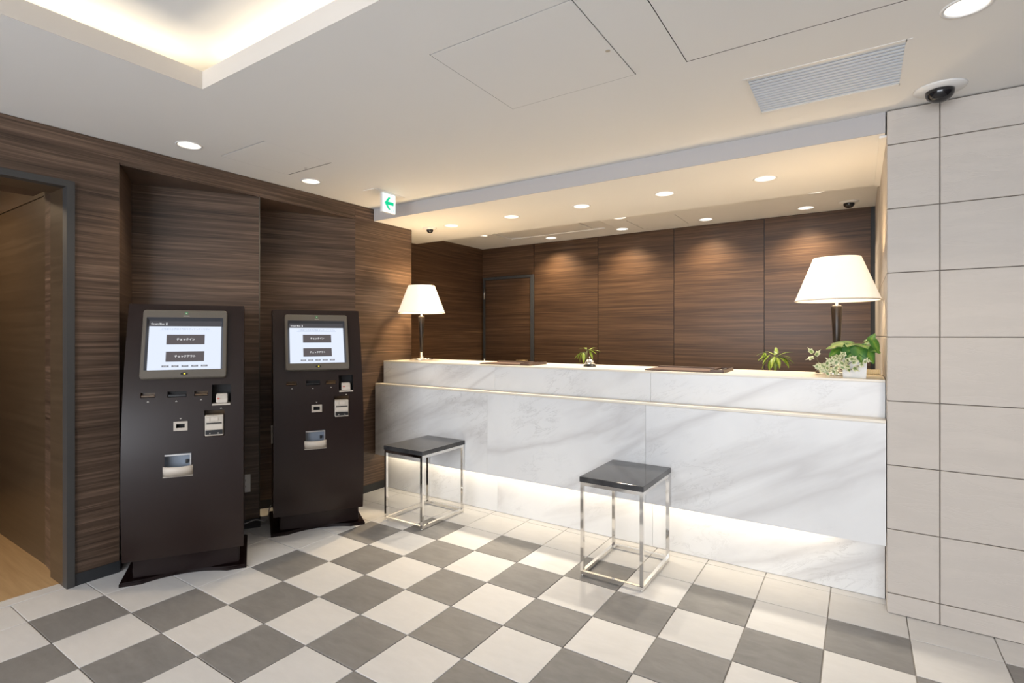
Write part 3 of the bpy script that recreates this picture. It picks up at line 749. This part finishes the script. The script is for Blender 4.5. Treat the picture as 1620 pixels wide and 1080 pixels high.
b = BM(); mbox(b, -.013, .001, .363, .377, DF - .001, DF + .001); obj('logo_square', b, M['green_logo'], bz)  # printed logo, its green given a faint glow of its own
b = BM(); mbox(b, -.009, -.003, .367, .372, DF + .001, DF + .002); obj('logo_spot', b, M['marker'], bz)
b = BM(); mbox(b, -.020, .009, .3525, .3550, DF - .001, DF + .001); obj('caption_line', b, M['marker'], bz)
b = BM()
v0 = [b.verts.new(mon(-.006 + .019 * math.cos(2 * math.pi * k / 20), .022 + .009 * math.sin(2 * math.pi * k / 20), DF - .001)) for k in range(20)]
v1 = [b.verts.new(mon(-.006 + .017 * math.cos(2 * math.pi * k / 20), .022 + .0075 * math.sin(2 * math.pi * k / 20), DF + .0012)) for k in range(20)]
for k in range(20): b.faces.new((v0[k], v0[(k + 1) % 20], v1[(k + 1) % 20], v1[k]))
b.faces.new(v1); obj('sensor_oval', b, M['black'], bz)
b = BM(); mbox(b, -.009, .000, .019, .0245, DF + .001, DF + .0028, .001); obj('sensor_lamp', b, M['yellow_led'], bz)
K2 = copy_tree(K); K2.location = (-0.445, -0.023, 0); K2.rotation_euler = (0, 0, R(58.3))
K2['label'] = 'dark brown self check-in kiosk with lit touch screen, the farther one beside the marble counter'
bm = BM(); box(bm, -0.296, -0.286, 0.10, 0.125, .585, .705, .002); obj('side_latch', bm, M['beige'], K2)

# wall outlet and cable between the kiosks
dv = Vector((P2[0] - P1[0], P2[1] - P1[1], 0)).normalized(); nv = Vector((dv.y, -dv.x, 0))
t = thing('wall_outlet', 'white wall outlet plate low on the wood panel behind the nearer kiosk', 'outlet', (-0.8855, -0.288, 0.307), math.atan2(dv.y, dv.x))
bm = BM(); box(bm, -.036, .036, -.007, 0, -.06, .06, .002); obj('cover_plate', bm, M['whitep'], t)
bm = BM()
for z in (-.02, .02):
    for x in (-.006, .006): box(bm, x - .0012, x + .0012, -.0085, -.0065, z - .007, z + .007)
obj('socket', bm, M['black'], t)
from mathutils import geometry as mg
pts = [(-.885, -.322, .285), (-.870, -.330, .20), (-.865, -.345, .09), (-.847, -.329, .052), (-.832, -.25, .060), (-.832, -.20, .042), (-.845, -.165, .022), (-.890, -.11, .040), (-.918, -.085, .072), (-.925, -.068, .095)]
def smooth(pts, n=8):
    P = [Vector(p) for p in pts]; P = [P[0]] + P + [P[-1]]; out = []
    for i in range(1, len(P) - 2):
        for k in range(n):
            t = k / n; a, b, c, d = P[i - 1], P[i], P[i + 1], P[i + 2]
            out.append(0.5 * ((2 * b) + (c - a) * t + (2 * a - 5 * b + 4 * c - d) * t * t + (3 * b - a - 3 * c + d) * t ** 3))
    out.append(P[-2]); return out
bm = BM(); tube(bm, smooth(pts), 0.0035, 8)
tag(obj('power_cable', bm, M['cable']), 'pale power cable looping on the floor between the two kiosks', 'cable')

# ------------------------------------------------------------------ stools
def stool(x0, x1, y0, y1, hgt, label):
    cx, cy = (x0 + x1) / 2, (y0 + y1) / 2; a, c = (x1 - x0) / 2, (y1 - y0) / 2
    t = thing('stool', label, 'stool', (cx, cy, 0), 0, 'stools at the counter')
    s = 0.009; zt = hgt - 0.030; zf = 0.008
    bm = BM(); box(bm, -a - .004, a + .004, -c - .004, c + .004, zt + 0.001, hgt, .002); obj('seat', bm, M['seat'], t)
    ax, cy_ = a - s, c - s
    for px, py in ((-ax, -cy_), (ax, -cy_), (ax, cy_), (-ax, cy_)):
        bm = BM(); box(bm, px - s, px + s, py - s, py + s, zf + 0.0181, zt - 0.0181); obj('leg', bm, M['chrome'], t)
        bm = BM(); lathe(bm, [(.008, 0), (.008, zf)], 12, (px, py, 0)); obj('foot', bm, M['chrome'], t)
    for z0 in (zf, zt - .018):
        for q in ((-ax - s, ax + s, -cy_ - s, -cy_ + s), (-ax - s, ax + s, cy_ - s, cy_ + s), (-ax - s, -ax + s, -cy_ + s, cy_ - s), (ax - s, ax + s, -cy_ + s, cy_ - s)):
            bm = BM(); box(bm, q[0], q[1], q[2], q[3], z0, z0 + .018); obj('top_rail' if z0 > .1 else 'bottom_rail', bm, M['chrome'], t)
    return t
stool(-0.236, 0.118, 0.365, 0.825, 0.527, 'chrome framed stool with black stone seat, the farther one beside the kiosks')
s2 = stool(1.272, 1.618, 0.355, 0.822, 0.537, 'chrome framed stool with black stone seat, the nearer one at the middle of the counter')

# ------------------------------------------------------------------ table lamps
def lamp(x, y, label, power):
    z = 1.085; t = thing('table_lamp', label, 'lamp', (x, y, z), 0, 'table lamps on the counter')
    bm = BM(); lathe(bm, [(.098, 0), (.102, .003), (.102, .015), (.098, .020), (.03, .023), (.014, .030), (.012, .078)], 48); obj('base', bm, M['chrome'], t)
    bm = BM(); lathe(bm, [(.0125, .078), (.0135, .080), (.0275, .375), (.0265, .378)], 32); obj('column', bm, M['column'], t)
    bm = BM(); lathe(bm, [(.021, .3782), (.021, .383), (.007, .385), (.007, .47)], 24); obj('neck', bm, M['chrome'], t)
    bm = BM(); lathe(bm, [(.014, .471), (.018, .49), (.030, .53), (.022, .56), (.001, .565)], 20, capt=False); obj('bulb', bm, M['lens'], t)
    bm = BM(); lathe(bm, [(.203, .408), (.113, .645)], 64, capb=False, capt=False); lathe(bm, [(.201, .408), (.111, .645)], 64, capb=False, capt=False)
    sh = obj('shade', bm, M['shade'], t)
    bm = BM(); lathe(bm, [(.2035, .406), (.2045, .409), (.2035, .412), (.2005, .412), (.2005, .406), (.2035, .406)], 64, capb=False, capt=False); obj('hem', bm, M['beige2'], sh)
    bm = BM()
    for k in range(3):
        a = 2 * math.pi * k / 3; tube(bm, [(0, 0, .47), (.11 * math.cos(a), .11 * math.sin(a), .635)], .0015, 6)
    obj('harp', bm, M['steel'], t)
    l = bpy.data.lights.new('lamp_glow', 'POINT'); l.energy = power; l.color = (1.0, .70, .38); l.shadow_soft_size = .035
    o = bpy.data.objects.new('lamp_glow', l); COL.objects.link(o); o.parent = t; o.location = (0, 0, .60)
lamp(-0.604, 1.16, 'lit table lamp with white tapered shade at the left end of the counter', 13)
lamp(2.418, 1.205, 'lit table lamp with white tapered shade at the counter\'s right end, behind plants', 6)

# ------------------------------------------------------------------ counter items
def document_tray(x0, x1, y0, y1, label):
    z = 1.085; t = thing('writing_mat', label, 'writing mat', ((x0 + x1) / 2, (y0 + y1) / 2, z), 0, 'writing mats on the counter'); a, c = (x1 - x0) / 2, (y1 - y0) / 2
    bm = BM(); box(bm, -a, a - .075, -c, c, 0, .006, .0015); obj('pad', bm, M['leather'], t)
    bm = BM(); box(bm, -a + .006, a - .079, -c + .006, c - .04, .0062, .009, .001); obj('cover_sheet', bm, M['leather2'], t)
    bm = BM(); box(bm, -a + .006, a - .079, c - .035, c, .0062, .016, .002); obj('rear_bar', bm, M['leather'], t)
    bm = BM(); box(bm, a - .0745, a, -c, c, 0, .005); 
    for q in ((a - .0745, a - .068, -c, c), (a - .0065, a, -c, c), (a - .068, a - .0065, -c, -c + .0065), (a - .068, a - .0065, c - .0065, c)): box(bm, *q, .005, .018, .001)
    pt = obj('pen_tray', bm, M['leather'], t)
    bm = BM(); tube(bm, [(a - .04, -c + .03, .0105), (a - .035, c - .04, .0105)], .0048, 10); obj('pen', bm, M['steel'], pt)
document_tray(0.158, 0.590, 0.965, 1.225, 'brown leather writing mat with pen tray on the counter, left of the call bell')
document_tray(1.420, 1.880, 0.968, 1.255, 'brown leather writing mat with pen tray on the counter, right of the call bell')
t = thing('call_bell', 'small chrome call bell on a black base on the counter', 'bell', (0.976, 1.139, 1.085))
bm = BM(); lathe(bm, [(.044, 0), (.044, .004), (.034, .016), (.030, .018)], 32); obj('base', bm, M['black'], t)
bm = BM(); lathe(bm, [(.037, .0185), (.037, .022), (.034, .034), (.026, .045), (.012, .052), (.004, .053)], 36); obj('dome', bm, M['chrome'], t)
bm = BM(); lathe(bm, [(.003, .0532), (.003, .060), (.006, .062), (.006, .066), (.002, .069)], 16); obj('plunger', bm, M['chrome'], t)
t = thing('card_holder', 'small pale gold ribbed holder on the counter against the tiled wall', 'holder', (2.585, 1.285, 1.085))
bm = BM(); box(bm, -.032, .032, -.02, .02, 0, .006, .001); box(bm, -.032, .032, .012, .02, .006, .030, .001); obj('body', bm, M['gold'], t)
for k in range(7):
    bm = BM(); x = -.029 + k * .0092; box(bm, x, x + .003, -.018, .012, .006, .028); obj('rib', bm, M['gold'], t)

# ------------------------------------------------------------------ plants
def leaf_mesh(name, L, Wd, droop, fold, m, heart=0.0, nx=4, ny=10):
    b = BM(); uvl = b.loops.layers.uv.new('UVMap'); g_ = {}; uvc = {}
    for j in range(ny + 1):
        s = j / ny
        w = Wd * (math.sin(math.pi * min(1, s * 0.93 + 0.07 * (1 - s)) ** (0.62 if heart else 0.85))) * (1 - 0.25 * s)
        for i in range(-nx, nx + 1):
            t = i / nx
            y = s * L - heart * L * 0.22 * (t * t) * (1 - s) ** 2 * -1 * -1
            z = -droop * L * s * s + fold * abs(t) * w - 0.10 * w * t * t + 0.012 * L * math.sin(7 * s + 3 * t)
            g_[i, j] = b.verts.new((t * w, y, z)); uvc[g_[i, j]] = (abs(t), s)
    for j in range(ny):
        for i in range(-nx, nx):
            q = [g_[i, j], g_[i + 1, j], g_[i + 1, j + 1], g_[i, j + 1]]
            f = b.faces.new(q); f.smooth = True
            for lp in f.loops: lp[uvl].uv = uvc[lp.vert]
    me = bpy.data.meshes.new(name); b.to_mesh(me); b.free(); me.materials.append(m); return me
def ivy_mesh(sz):
    b = BM(); uvl = b.loops.layers.uv.new('UVMap'); pts = []
    lob = [(0, 1.15, 1), (20, .62, 0), (50, .78, 1), (80, .46, 0), (118, .50, 1), (155, .30, 0), (180, .12, 1)]
    full = [(a, r) for a, r, _ in lob] + [(360 - a, r) for a, r, _ in lob[-2:0:-1]]
    c = b.verts.new((0, 0, .06 * sz)); rings = []
    for f in (.6, 1.0):
        rings.append([b.verts.new((f * r * sz * math.sin(R(a)), f * r * sz * math.cos(R(a)) , (.04 - .16 * f * f * r) * sz)) for a, r in full])
    n = len(full)
    def fc(vs, us):
        f = b.faces.new(vs); f.smooth = True
        for lp, u in zip(f.loops, us): lp[uvl].uv = (u, .5)
    for k in range(n):
        fc((c, rings[0][k], rings[0][(k + 1) % n]), (.1, .5, .5))
        fc((rings[0][k], rings[1][k], rings[1][(k + 1) % n], rings[0][(k + 1) % n]), (.5, 1, 1, .5))
    me = bpy.data.meshes.new('leaf'); b.to_mesh(me); b.free(); me.materials.append(M['ivy']); return me
def put_leaf(me, parent, base, direction, roll=0.0, scale=1.0):
    d = Vector(direction).normalized(); up = Vector((0, 0, 1))
    x = d.cross(up)
    if x.length < 1e-3: x = Vector((1, 0, 0))
    x.normalize(); z = x.cross(d)
    m = Matrix((x, d, z)).transposed() @ Matrix.Rotation(roll, 3, 'Y')
    o = link('leaf', me, parent, base); o.rotation_euler = m.to_euler(); o.scale = (scale,) * 3
    return o
# white pot with trailing green plant
PX_, PY_ = 2.500, 1.048
pt = thing('potted_plant', 'leafy green plant in a white square pot at the right end of the counter', 'plant', (PX_, PY_, 1.085))
bm = BM()
def sq(h, z): return [bm.verts.new((h * a, h * c, z)) for a, c in ((-1, -1), (1, -1), (1, 1), (-1, 1))]
A, B, C_, D = sq(.049, 0), sq(.054, .105), sq(.049, .105), sq(.048, .085)
for p, q in ((A, B), (B, C_), (C_, D)):
    for i in range(4): bm.faces.new((p[i], p[(i + 1) % 4], q[(i + 1) % 4], q[i]))
bm.faces.new(A[::-1]); bmesh.ops.bevel(bm, geom=[e for e in bm.edges if abs(e.verts[0].co.z - e.verts[1].co.z) > .09], offset=.004, segments=2, affect='EDGES')
obj('pot', bm, M['pot'], pt)
bm = BM(); box(bm, -.0478, .0478, -.0478, .0478, .080, .088); obj('soil', bm, M['soil'], pt)
lf = leaf_mesh('leaf', .100, .050, .22, .16, M['leaf'], heart=1)
def face_leaf(me, parent, base, tip, normal, scale=1.0, wide=1.0):
    """leaf whose midrib runs along tip and whose upper face looks towards normal"""
    y = Vector(tip).normalized(); n = Vector(normal); z = (n - y * n.dot(y)).normalized(); x = y.cross(z)
    o = link('leaf', me, parent, base); o.rotation_euler = Matrix((x, y, z)).transposed().to_euler(); o.scale = (scale * wide, scale, scale)
    return o
rng = random.Random(3)
# base offset, tip direction, face normal, size
leafs = [((-.035, -.030, .150), (-.55, -.35, -.55), (-.2, -.75, .65), .85), ((-.045, -.010, .160), (-.95, -.25, .02), (0, -.45, .9), .80), ((-.015, -.040, .158), (-.15, -.40, -.85), (0, -.9, .5), .80),
         ((.015, -.042, .158), (.20, -.40, -.85), (.1, -.9, .5), .85), ((.040, -.030, .150), (.45, -.30, -.65), (.3, -.8, .5), .85), ((-.030, .0, .168), (-.75, -.60, .10), (0, -.5, .85), .85),
         ((.0, .0, .172), (-.35, -.85, .05), (-.1, -.5, .85), .80), ((.025, -.010, .170), (.35, -.85, -.05), (.2, -.55, .8), .80), ((-.02, .02, .170), (-.9, .1, .18), (0, -.4, .9), .85),
         ((.045, .0, .160), (.80, -.5, -.25), (.2, -.7, .7), .75), ((-.055, -.02, .150), (-.6, -.4, -.35), (-.2, -.7, .7), .75), ((.0, -.045, .135), (-.45, -.25, -.55), (-.1, -.9, .4), .7),
         ((.03, .03, .165), (.5, .7, .1), (0, -.3, .95), .9), ((-.03, .03, .165), (-.5, .7, .1), (0, -.3, .95), .9)]
st = BM()
for bs, tp, nm_, sc in leafs:
    bx = Vector(bs); tube(st, smooth([(bx.x * .3, bx.y * .3, .088), (bx.x * .6, bx.y * .6, bx.z * .8), bx], 4), .0018, 6)
    face_leaf(lf, pt, bx, tp, nm_, sc)
# the runner that leans over to the tiled wall
run = smooth([(.01, 0, .13), (.035, -.02, .170), (.058, -.035, .192), (.078, -.045, .190)], 5)
tube(st, run, .002, 6)
face_leaf(lf, pt, run[7], (.7, -.35, .25), (-.1, -.7, .7), .42); face_leaf(lf, pt, run[-4], (.45, -.3, .75), (.2, -.9, .2), .38); face_leaf(lf, pt, run[-1], (.42, -.2, -.85), (.35, -.85, .4), .66, .7)
obj('stems', st, M['bark'], pt)
# variegated ivy
iv = thing('trailing_ivy', 'cream edged variegated ivy spilling over the counter in front of the white pot', 'plant', (2.42, 0.983, 1.092))
ml = ivy_mesh(.026); rng = random.Random(11)
st = BM()
strands = [smooth([(.03, -.01, .110), (.0, -.03, .085), (-.035, -.035, .055), (-.06, -.03, .045), (-.082, -.022, .085), (-.100, -.018, .118)], 6),
           smooth([(.035, -.010, .100), (.005, -.03, .078), (-.025, -.035, .055), (-.055, -.03, .042), (-.075, -.02, .045)], 6),
           smooth([(.07, -.010, .075), (.045, -.02, .055), (.01, -.03, .035), (-.03, -.03, .022), (-.06, -.025, .024)], 6),
           smooth([(.135, -.005, .085), (.115, -.018, .070), (.085, -.022, .048), (.05, -.025, .028)], 6)]
for sp in strands: tube(st, sp, .0016, 6)
obj('stems', st, M['bark'], iv)
def ivy_leaf(p, sc, tip=None):
    t_ = tip or (rng.uniform(-1, 1), rng.uniform(-.3, .1), rng.uniform(-1, .8))
    face_leaf(ml, iv, p, t_, (rng.uniform(-.9, .9), -1, rng.uniform(-.2, 1.1)), sc * 1.12, rng.uniform(.65, 1.0))
for sp in strands[1:3]:
    for p in sp[::2]:
        for q in range(2):
            ivy_leaf(p + Vector((rng.uniform(-.012, .012), rng.uniform(-.018, -.004), rng.uniform(-.010, .022))), rng.uniform(.7, 1.05))
for p in strands[0][6:20:3]: ivy_leaf(p + Vector((0, -.008, .004)), rng.uniform(.7, .95))
e = strands[0][-1]
ivy_leaf(e + Vector((-.005, -.002, .004)), 1.0, (-.7, -.1, .75)); ivy_leaf(e + Vector((.016, -.002, -.008)), 1.0, (.5, -.1, .85)); ivy_leaf(e + Vector((-.004, -.002, -.024)), 1.0, (-.95, -.1, -.3))
for p in strands[3][1:18:3]: ivy_leaf(p + Vector((0, -.006, 0)), rng.uniform(.6, .9))

def small_plant(x, y, label, leaves, hgt):
    t = thing('small_potted_plant', label, 'plant', (x, y, .745), 0, 'small plants behind the counter')
    bm = BM(); lathe(bm, [(.04, 0), (.055, .09), (.050, .09), (.048, .08)], 24); obj('pot', bm, M['pot'], t)
    bm = BM(); tube(bm, smooth([(0, 0, .08), (.008, 0, .2), (0, 0, hgt)], 6), .006, 8, .003)
    me = leaf_mesh('leaf', .075, .016, .35, .2, M['leaf2'])
    for dx_, dz_, az, el, sc in leaves:
        b_ = Vector((dx_, 0, hgt + dz_)); tube(bm, smooth([(0, 0, hgt - .03), (dx_ * .5, 0, hgt + dz_ * .5), b_], 4), .0018, 6)
        put_leaf(me, t, b_, (math.cos(R(az)) * math.cos(R(el)), math.sin(R(az)) * math.cos(R(el)), math.sin(R(el))), 0, sc)
    obj('stem', bm, M['bark'], t)
small_plant(0.70, 1.70, 'small green sprig rising behind the counter above the call bell',
            [(-.05, -.01, 190, -25, 1.0), (-.04, -.01, 215, -55, 1.0), (-.03, -.01, 300, -60, 1.1), (-.055, -.01, 165, -40, .8), (.02, .01, 10, 12, 1.2), (.02, .012, 60, 35, .9), (.025, .005, -30, -45, 1.0), (.0, .02, 175, 20, .9), (.01, .015, -10, -5, 1.1), (-.01, .02, 120, 25, .9)], .425)
small_plant(2.055, 1.70, 'small yellow-green plant rising behind the counter left of the right lamp',
            [(-.06, .03, 190, -5, .7), (-.06, .03, 230, -45, .7), (-.055, .03, 260, -60, .6), (-.02, -.005, 195, 0, .9), (-.02, -.01, 240, -60, 1.1), (.0, -.01, 280, -60, 1.0), (.02, .01, 20, 35, 1.2), (.0, .015, 80, 30, 1.1), (.04, .005, -10, -10, 1.1), (.05, .0, -30, -40, 1.0), (.03, .01, 5, -20, 1.1), (-.04, -.02, 200, -40, .9), (.01, .02, 100, 60, .9), (-.03, .015, 225, -30, 1.0), (.0, .005, 250, -40, 1.1), (.015, .0, 300, -45, 1.0), (.03, .0, 330, -25, 1.0), (-.045, .01, 215, -10, .9), (.035, .012, 345, 5, .9), (-.01, .02, 150, 35, .8), (.005, -.02, 265, -70, 1.0)], .410)

# ------------------------------------------------------------------ ceiling fittings
x0, x1, y0, y1 = VENT
t = thing('air_grille', 'pale blue louvred air grille in the ceiling over the right part of the counter', 'vent', ((x0 + x1) / 2, (y0 + y1) / 2, ZC)); a, c = (x1 - x0) / 2, (y1 - y0) / 2
bm = BM()
for q in ((-a - .016, -a + .003, -c - .016, c + .016), (a - .003, a + .016, -c - .016, c + .016), (-a, a, -c - .016, -c + .003), (-a, a, c - .003, c + .016)): box(bm, *q, -.0015, .012)
obj('frame', bm, M['whitep'], t)
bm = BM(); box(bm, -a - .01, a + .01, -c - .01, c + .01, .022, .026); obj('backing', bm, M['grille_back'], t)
sl = BM()
pr2 = [(.0082, .0), (-.0082, .0), (-.0092, .004), (.0072, .004)]
A = [sl.verts.new((-a + .003, y, z)) for y, z in pr2]; B = [sl.verts.new((a - .003, y, z)) for y, z in pr2]
sl.faces.new(A); sl.faces.new(B[::-1])
for i in range(4): sl.faces.new((A[i], A[(i + 1) % 4], B[(i + 1) % 4], B[i]))
sm = mesh('slat', sl, M['grille'])
ns = 14
for k in range(ns): link('slat', sm, t, (0, -c + .012 + (2 * c - .024) * k / (ns - 1), 0))

def dome_camera(x, y, z, label, plate, r):
    t = thing('dome_camera', label, 'camera', (x, y, z), 0, 'ceiling dome cameras')
    bm = BM(); lathe(bm, [(plate, 0), (plate - .004, -.006), (r + .006, -.010), (r + .002, -.012)], 40, capb=True, capt=True); obj('base_plate', bm, M['whitep'], t)
    bm = BM(); lathe(bm, [(r, -.0122), (r, -.018)] + [(r * math.cos(R(a)), -.018 - r * .85 * math.sin(R(a))) for a in range(10, 90, 10)] + [(.002, -.018 - r * .85)], 32); obj('dome', bm, M['dome'], t)
dome_camera(2.805, .663, ZC, 'black dome camera on white plate at the ceiling above the tiled wall', .092, .050)
dome_camera(-.654, 1.328, ZB, 'small black dome camera in the lowered ceiling left of the downlight row', .064, .030)
dome_camera(2.453, 2.789, ZC, 'black dome camera at the ceiling in the right back corner behind the counter', .068, .038)

# ceiling cassette behind the desk
x0, x1, y0, y1 = CASS
t = thing('ceiling_cassette', 'white ceiling air conditioner panel behind the counter near the wood door', 'air conditioner', ((x0 + x1) / 2, (y0 + y1) / 2, ZC)); a, c = (x1 - x0) / 2, (y1 - y0) / 2
bm = BM()
for q in ((-a - .02, -a + .07, -c - .02, c + .02), (a - .07, a + .02, -c - .02, c + .02), (-a + .07, a - .07, -c - .02, -c + .05), (-a + .07, a - .07, c - .05, c + .02)): box(bm, *q, -.002, .012)
obj('frame', bm, M['whitep'], t)
bm = BM(); box(bm, -a + .19, a - .19, -c + .10, c - .10, -.003, .02, .003); obj('intake_panel', bm, M['whitep'], t)
bm = BM(); box(bm, -a, a, -c, c, .045, .05); obj('backing', bm, M['bezel'], t)
for x in (-a + .075, a - .185):
    bm = BM(); box(bm, x, x + .105, -c + .06, c - .06, .008, .014); obj('air_flap', bm, M['whitep'], t)
for y in (-c + .052, c - .098):
    bm = BM(); box(bm, -a + .19, a - .19, y, y + .046, .008, .014); obj('air_flap', bm, M['whitep'], t)

# hanging exit sign
t = thing('exit_sign', 'lit white exit sign with green left arrow hanging from the ceiling', 'sign', (-.371, .543, ZC))
bm = BM(); box(bm, -.095, .019, -.165, .147, -.004, 0); obj('ceiling_plate', bm, M['whitep'], t)
bm = BM(); box(bm, -.022, -.001, -.068, .068, -.147, -.004, .001); obj('housing', bm, M['whitep'], t)
bm = BM(); box(bm, -.0008, .0004, -.066, .066, -.145, -.006); obj('face', bm, M['exit_white'], t)
def flat(bm, poly, x0=.0006, x1=.0018):
    A = [bm.verts.new((x0, y, z)) for y, z in poly]; B = [bm.verts.new((x1, y, z)) for y, z in poly]; n = len(poly)
    bm.faces.new(A); bm.faces.new(B[::-1])
    for i in range(n): bm.faces.new((A[i], A[(i + 1) % n], B[(i + 1) % n], B[i]))
bm = BM(); cz = -.076
flat(bm, [(-.046, cz), (-.006, cz + .046), (.015, cz + .046), (-.013, cz + .013), (.046, cz + .013), (.046, cz - .011), (-.013, cz - .011), (.015, cz - .046), (-.006, cz - .046)])
obj('arrow', bm, M['exit_green'], t)
bm = BM()
for yy in (.026, .044):
    flat(bm, [(yy, -.118), (yy + .010, -.118), (yy + .010, -.135), (yy, -.135)])
obj('small_mark', bm, M['exit_pale'], t)
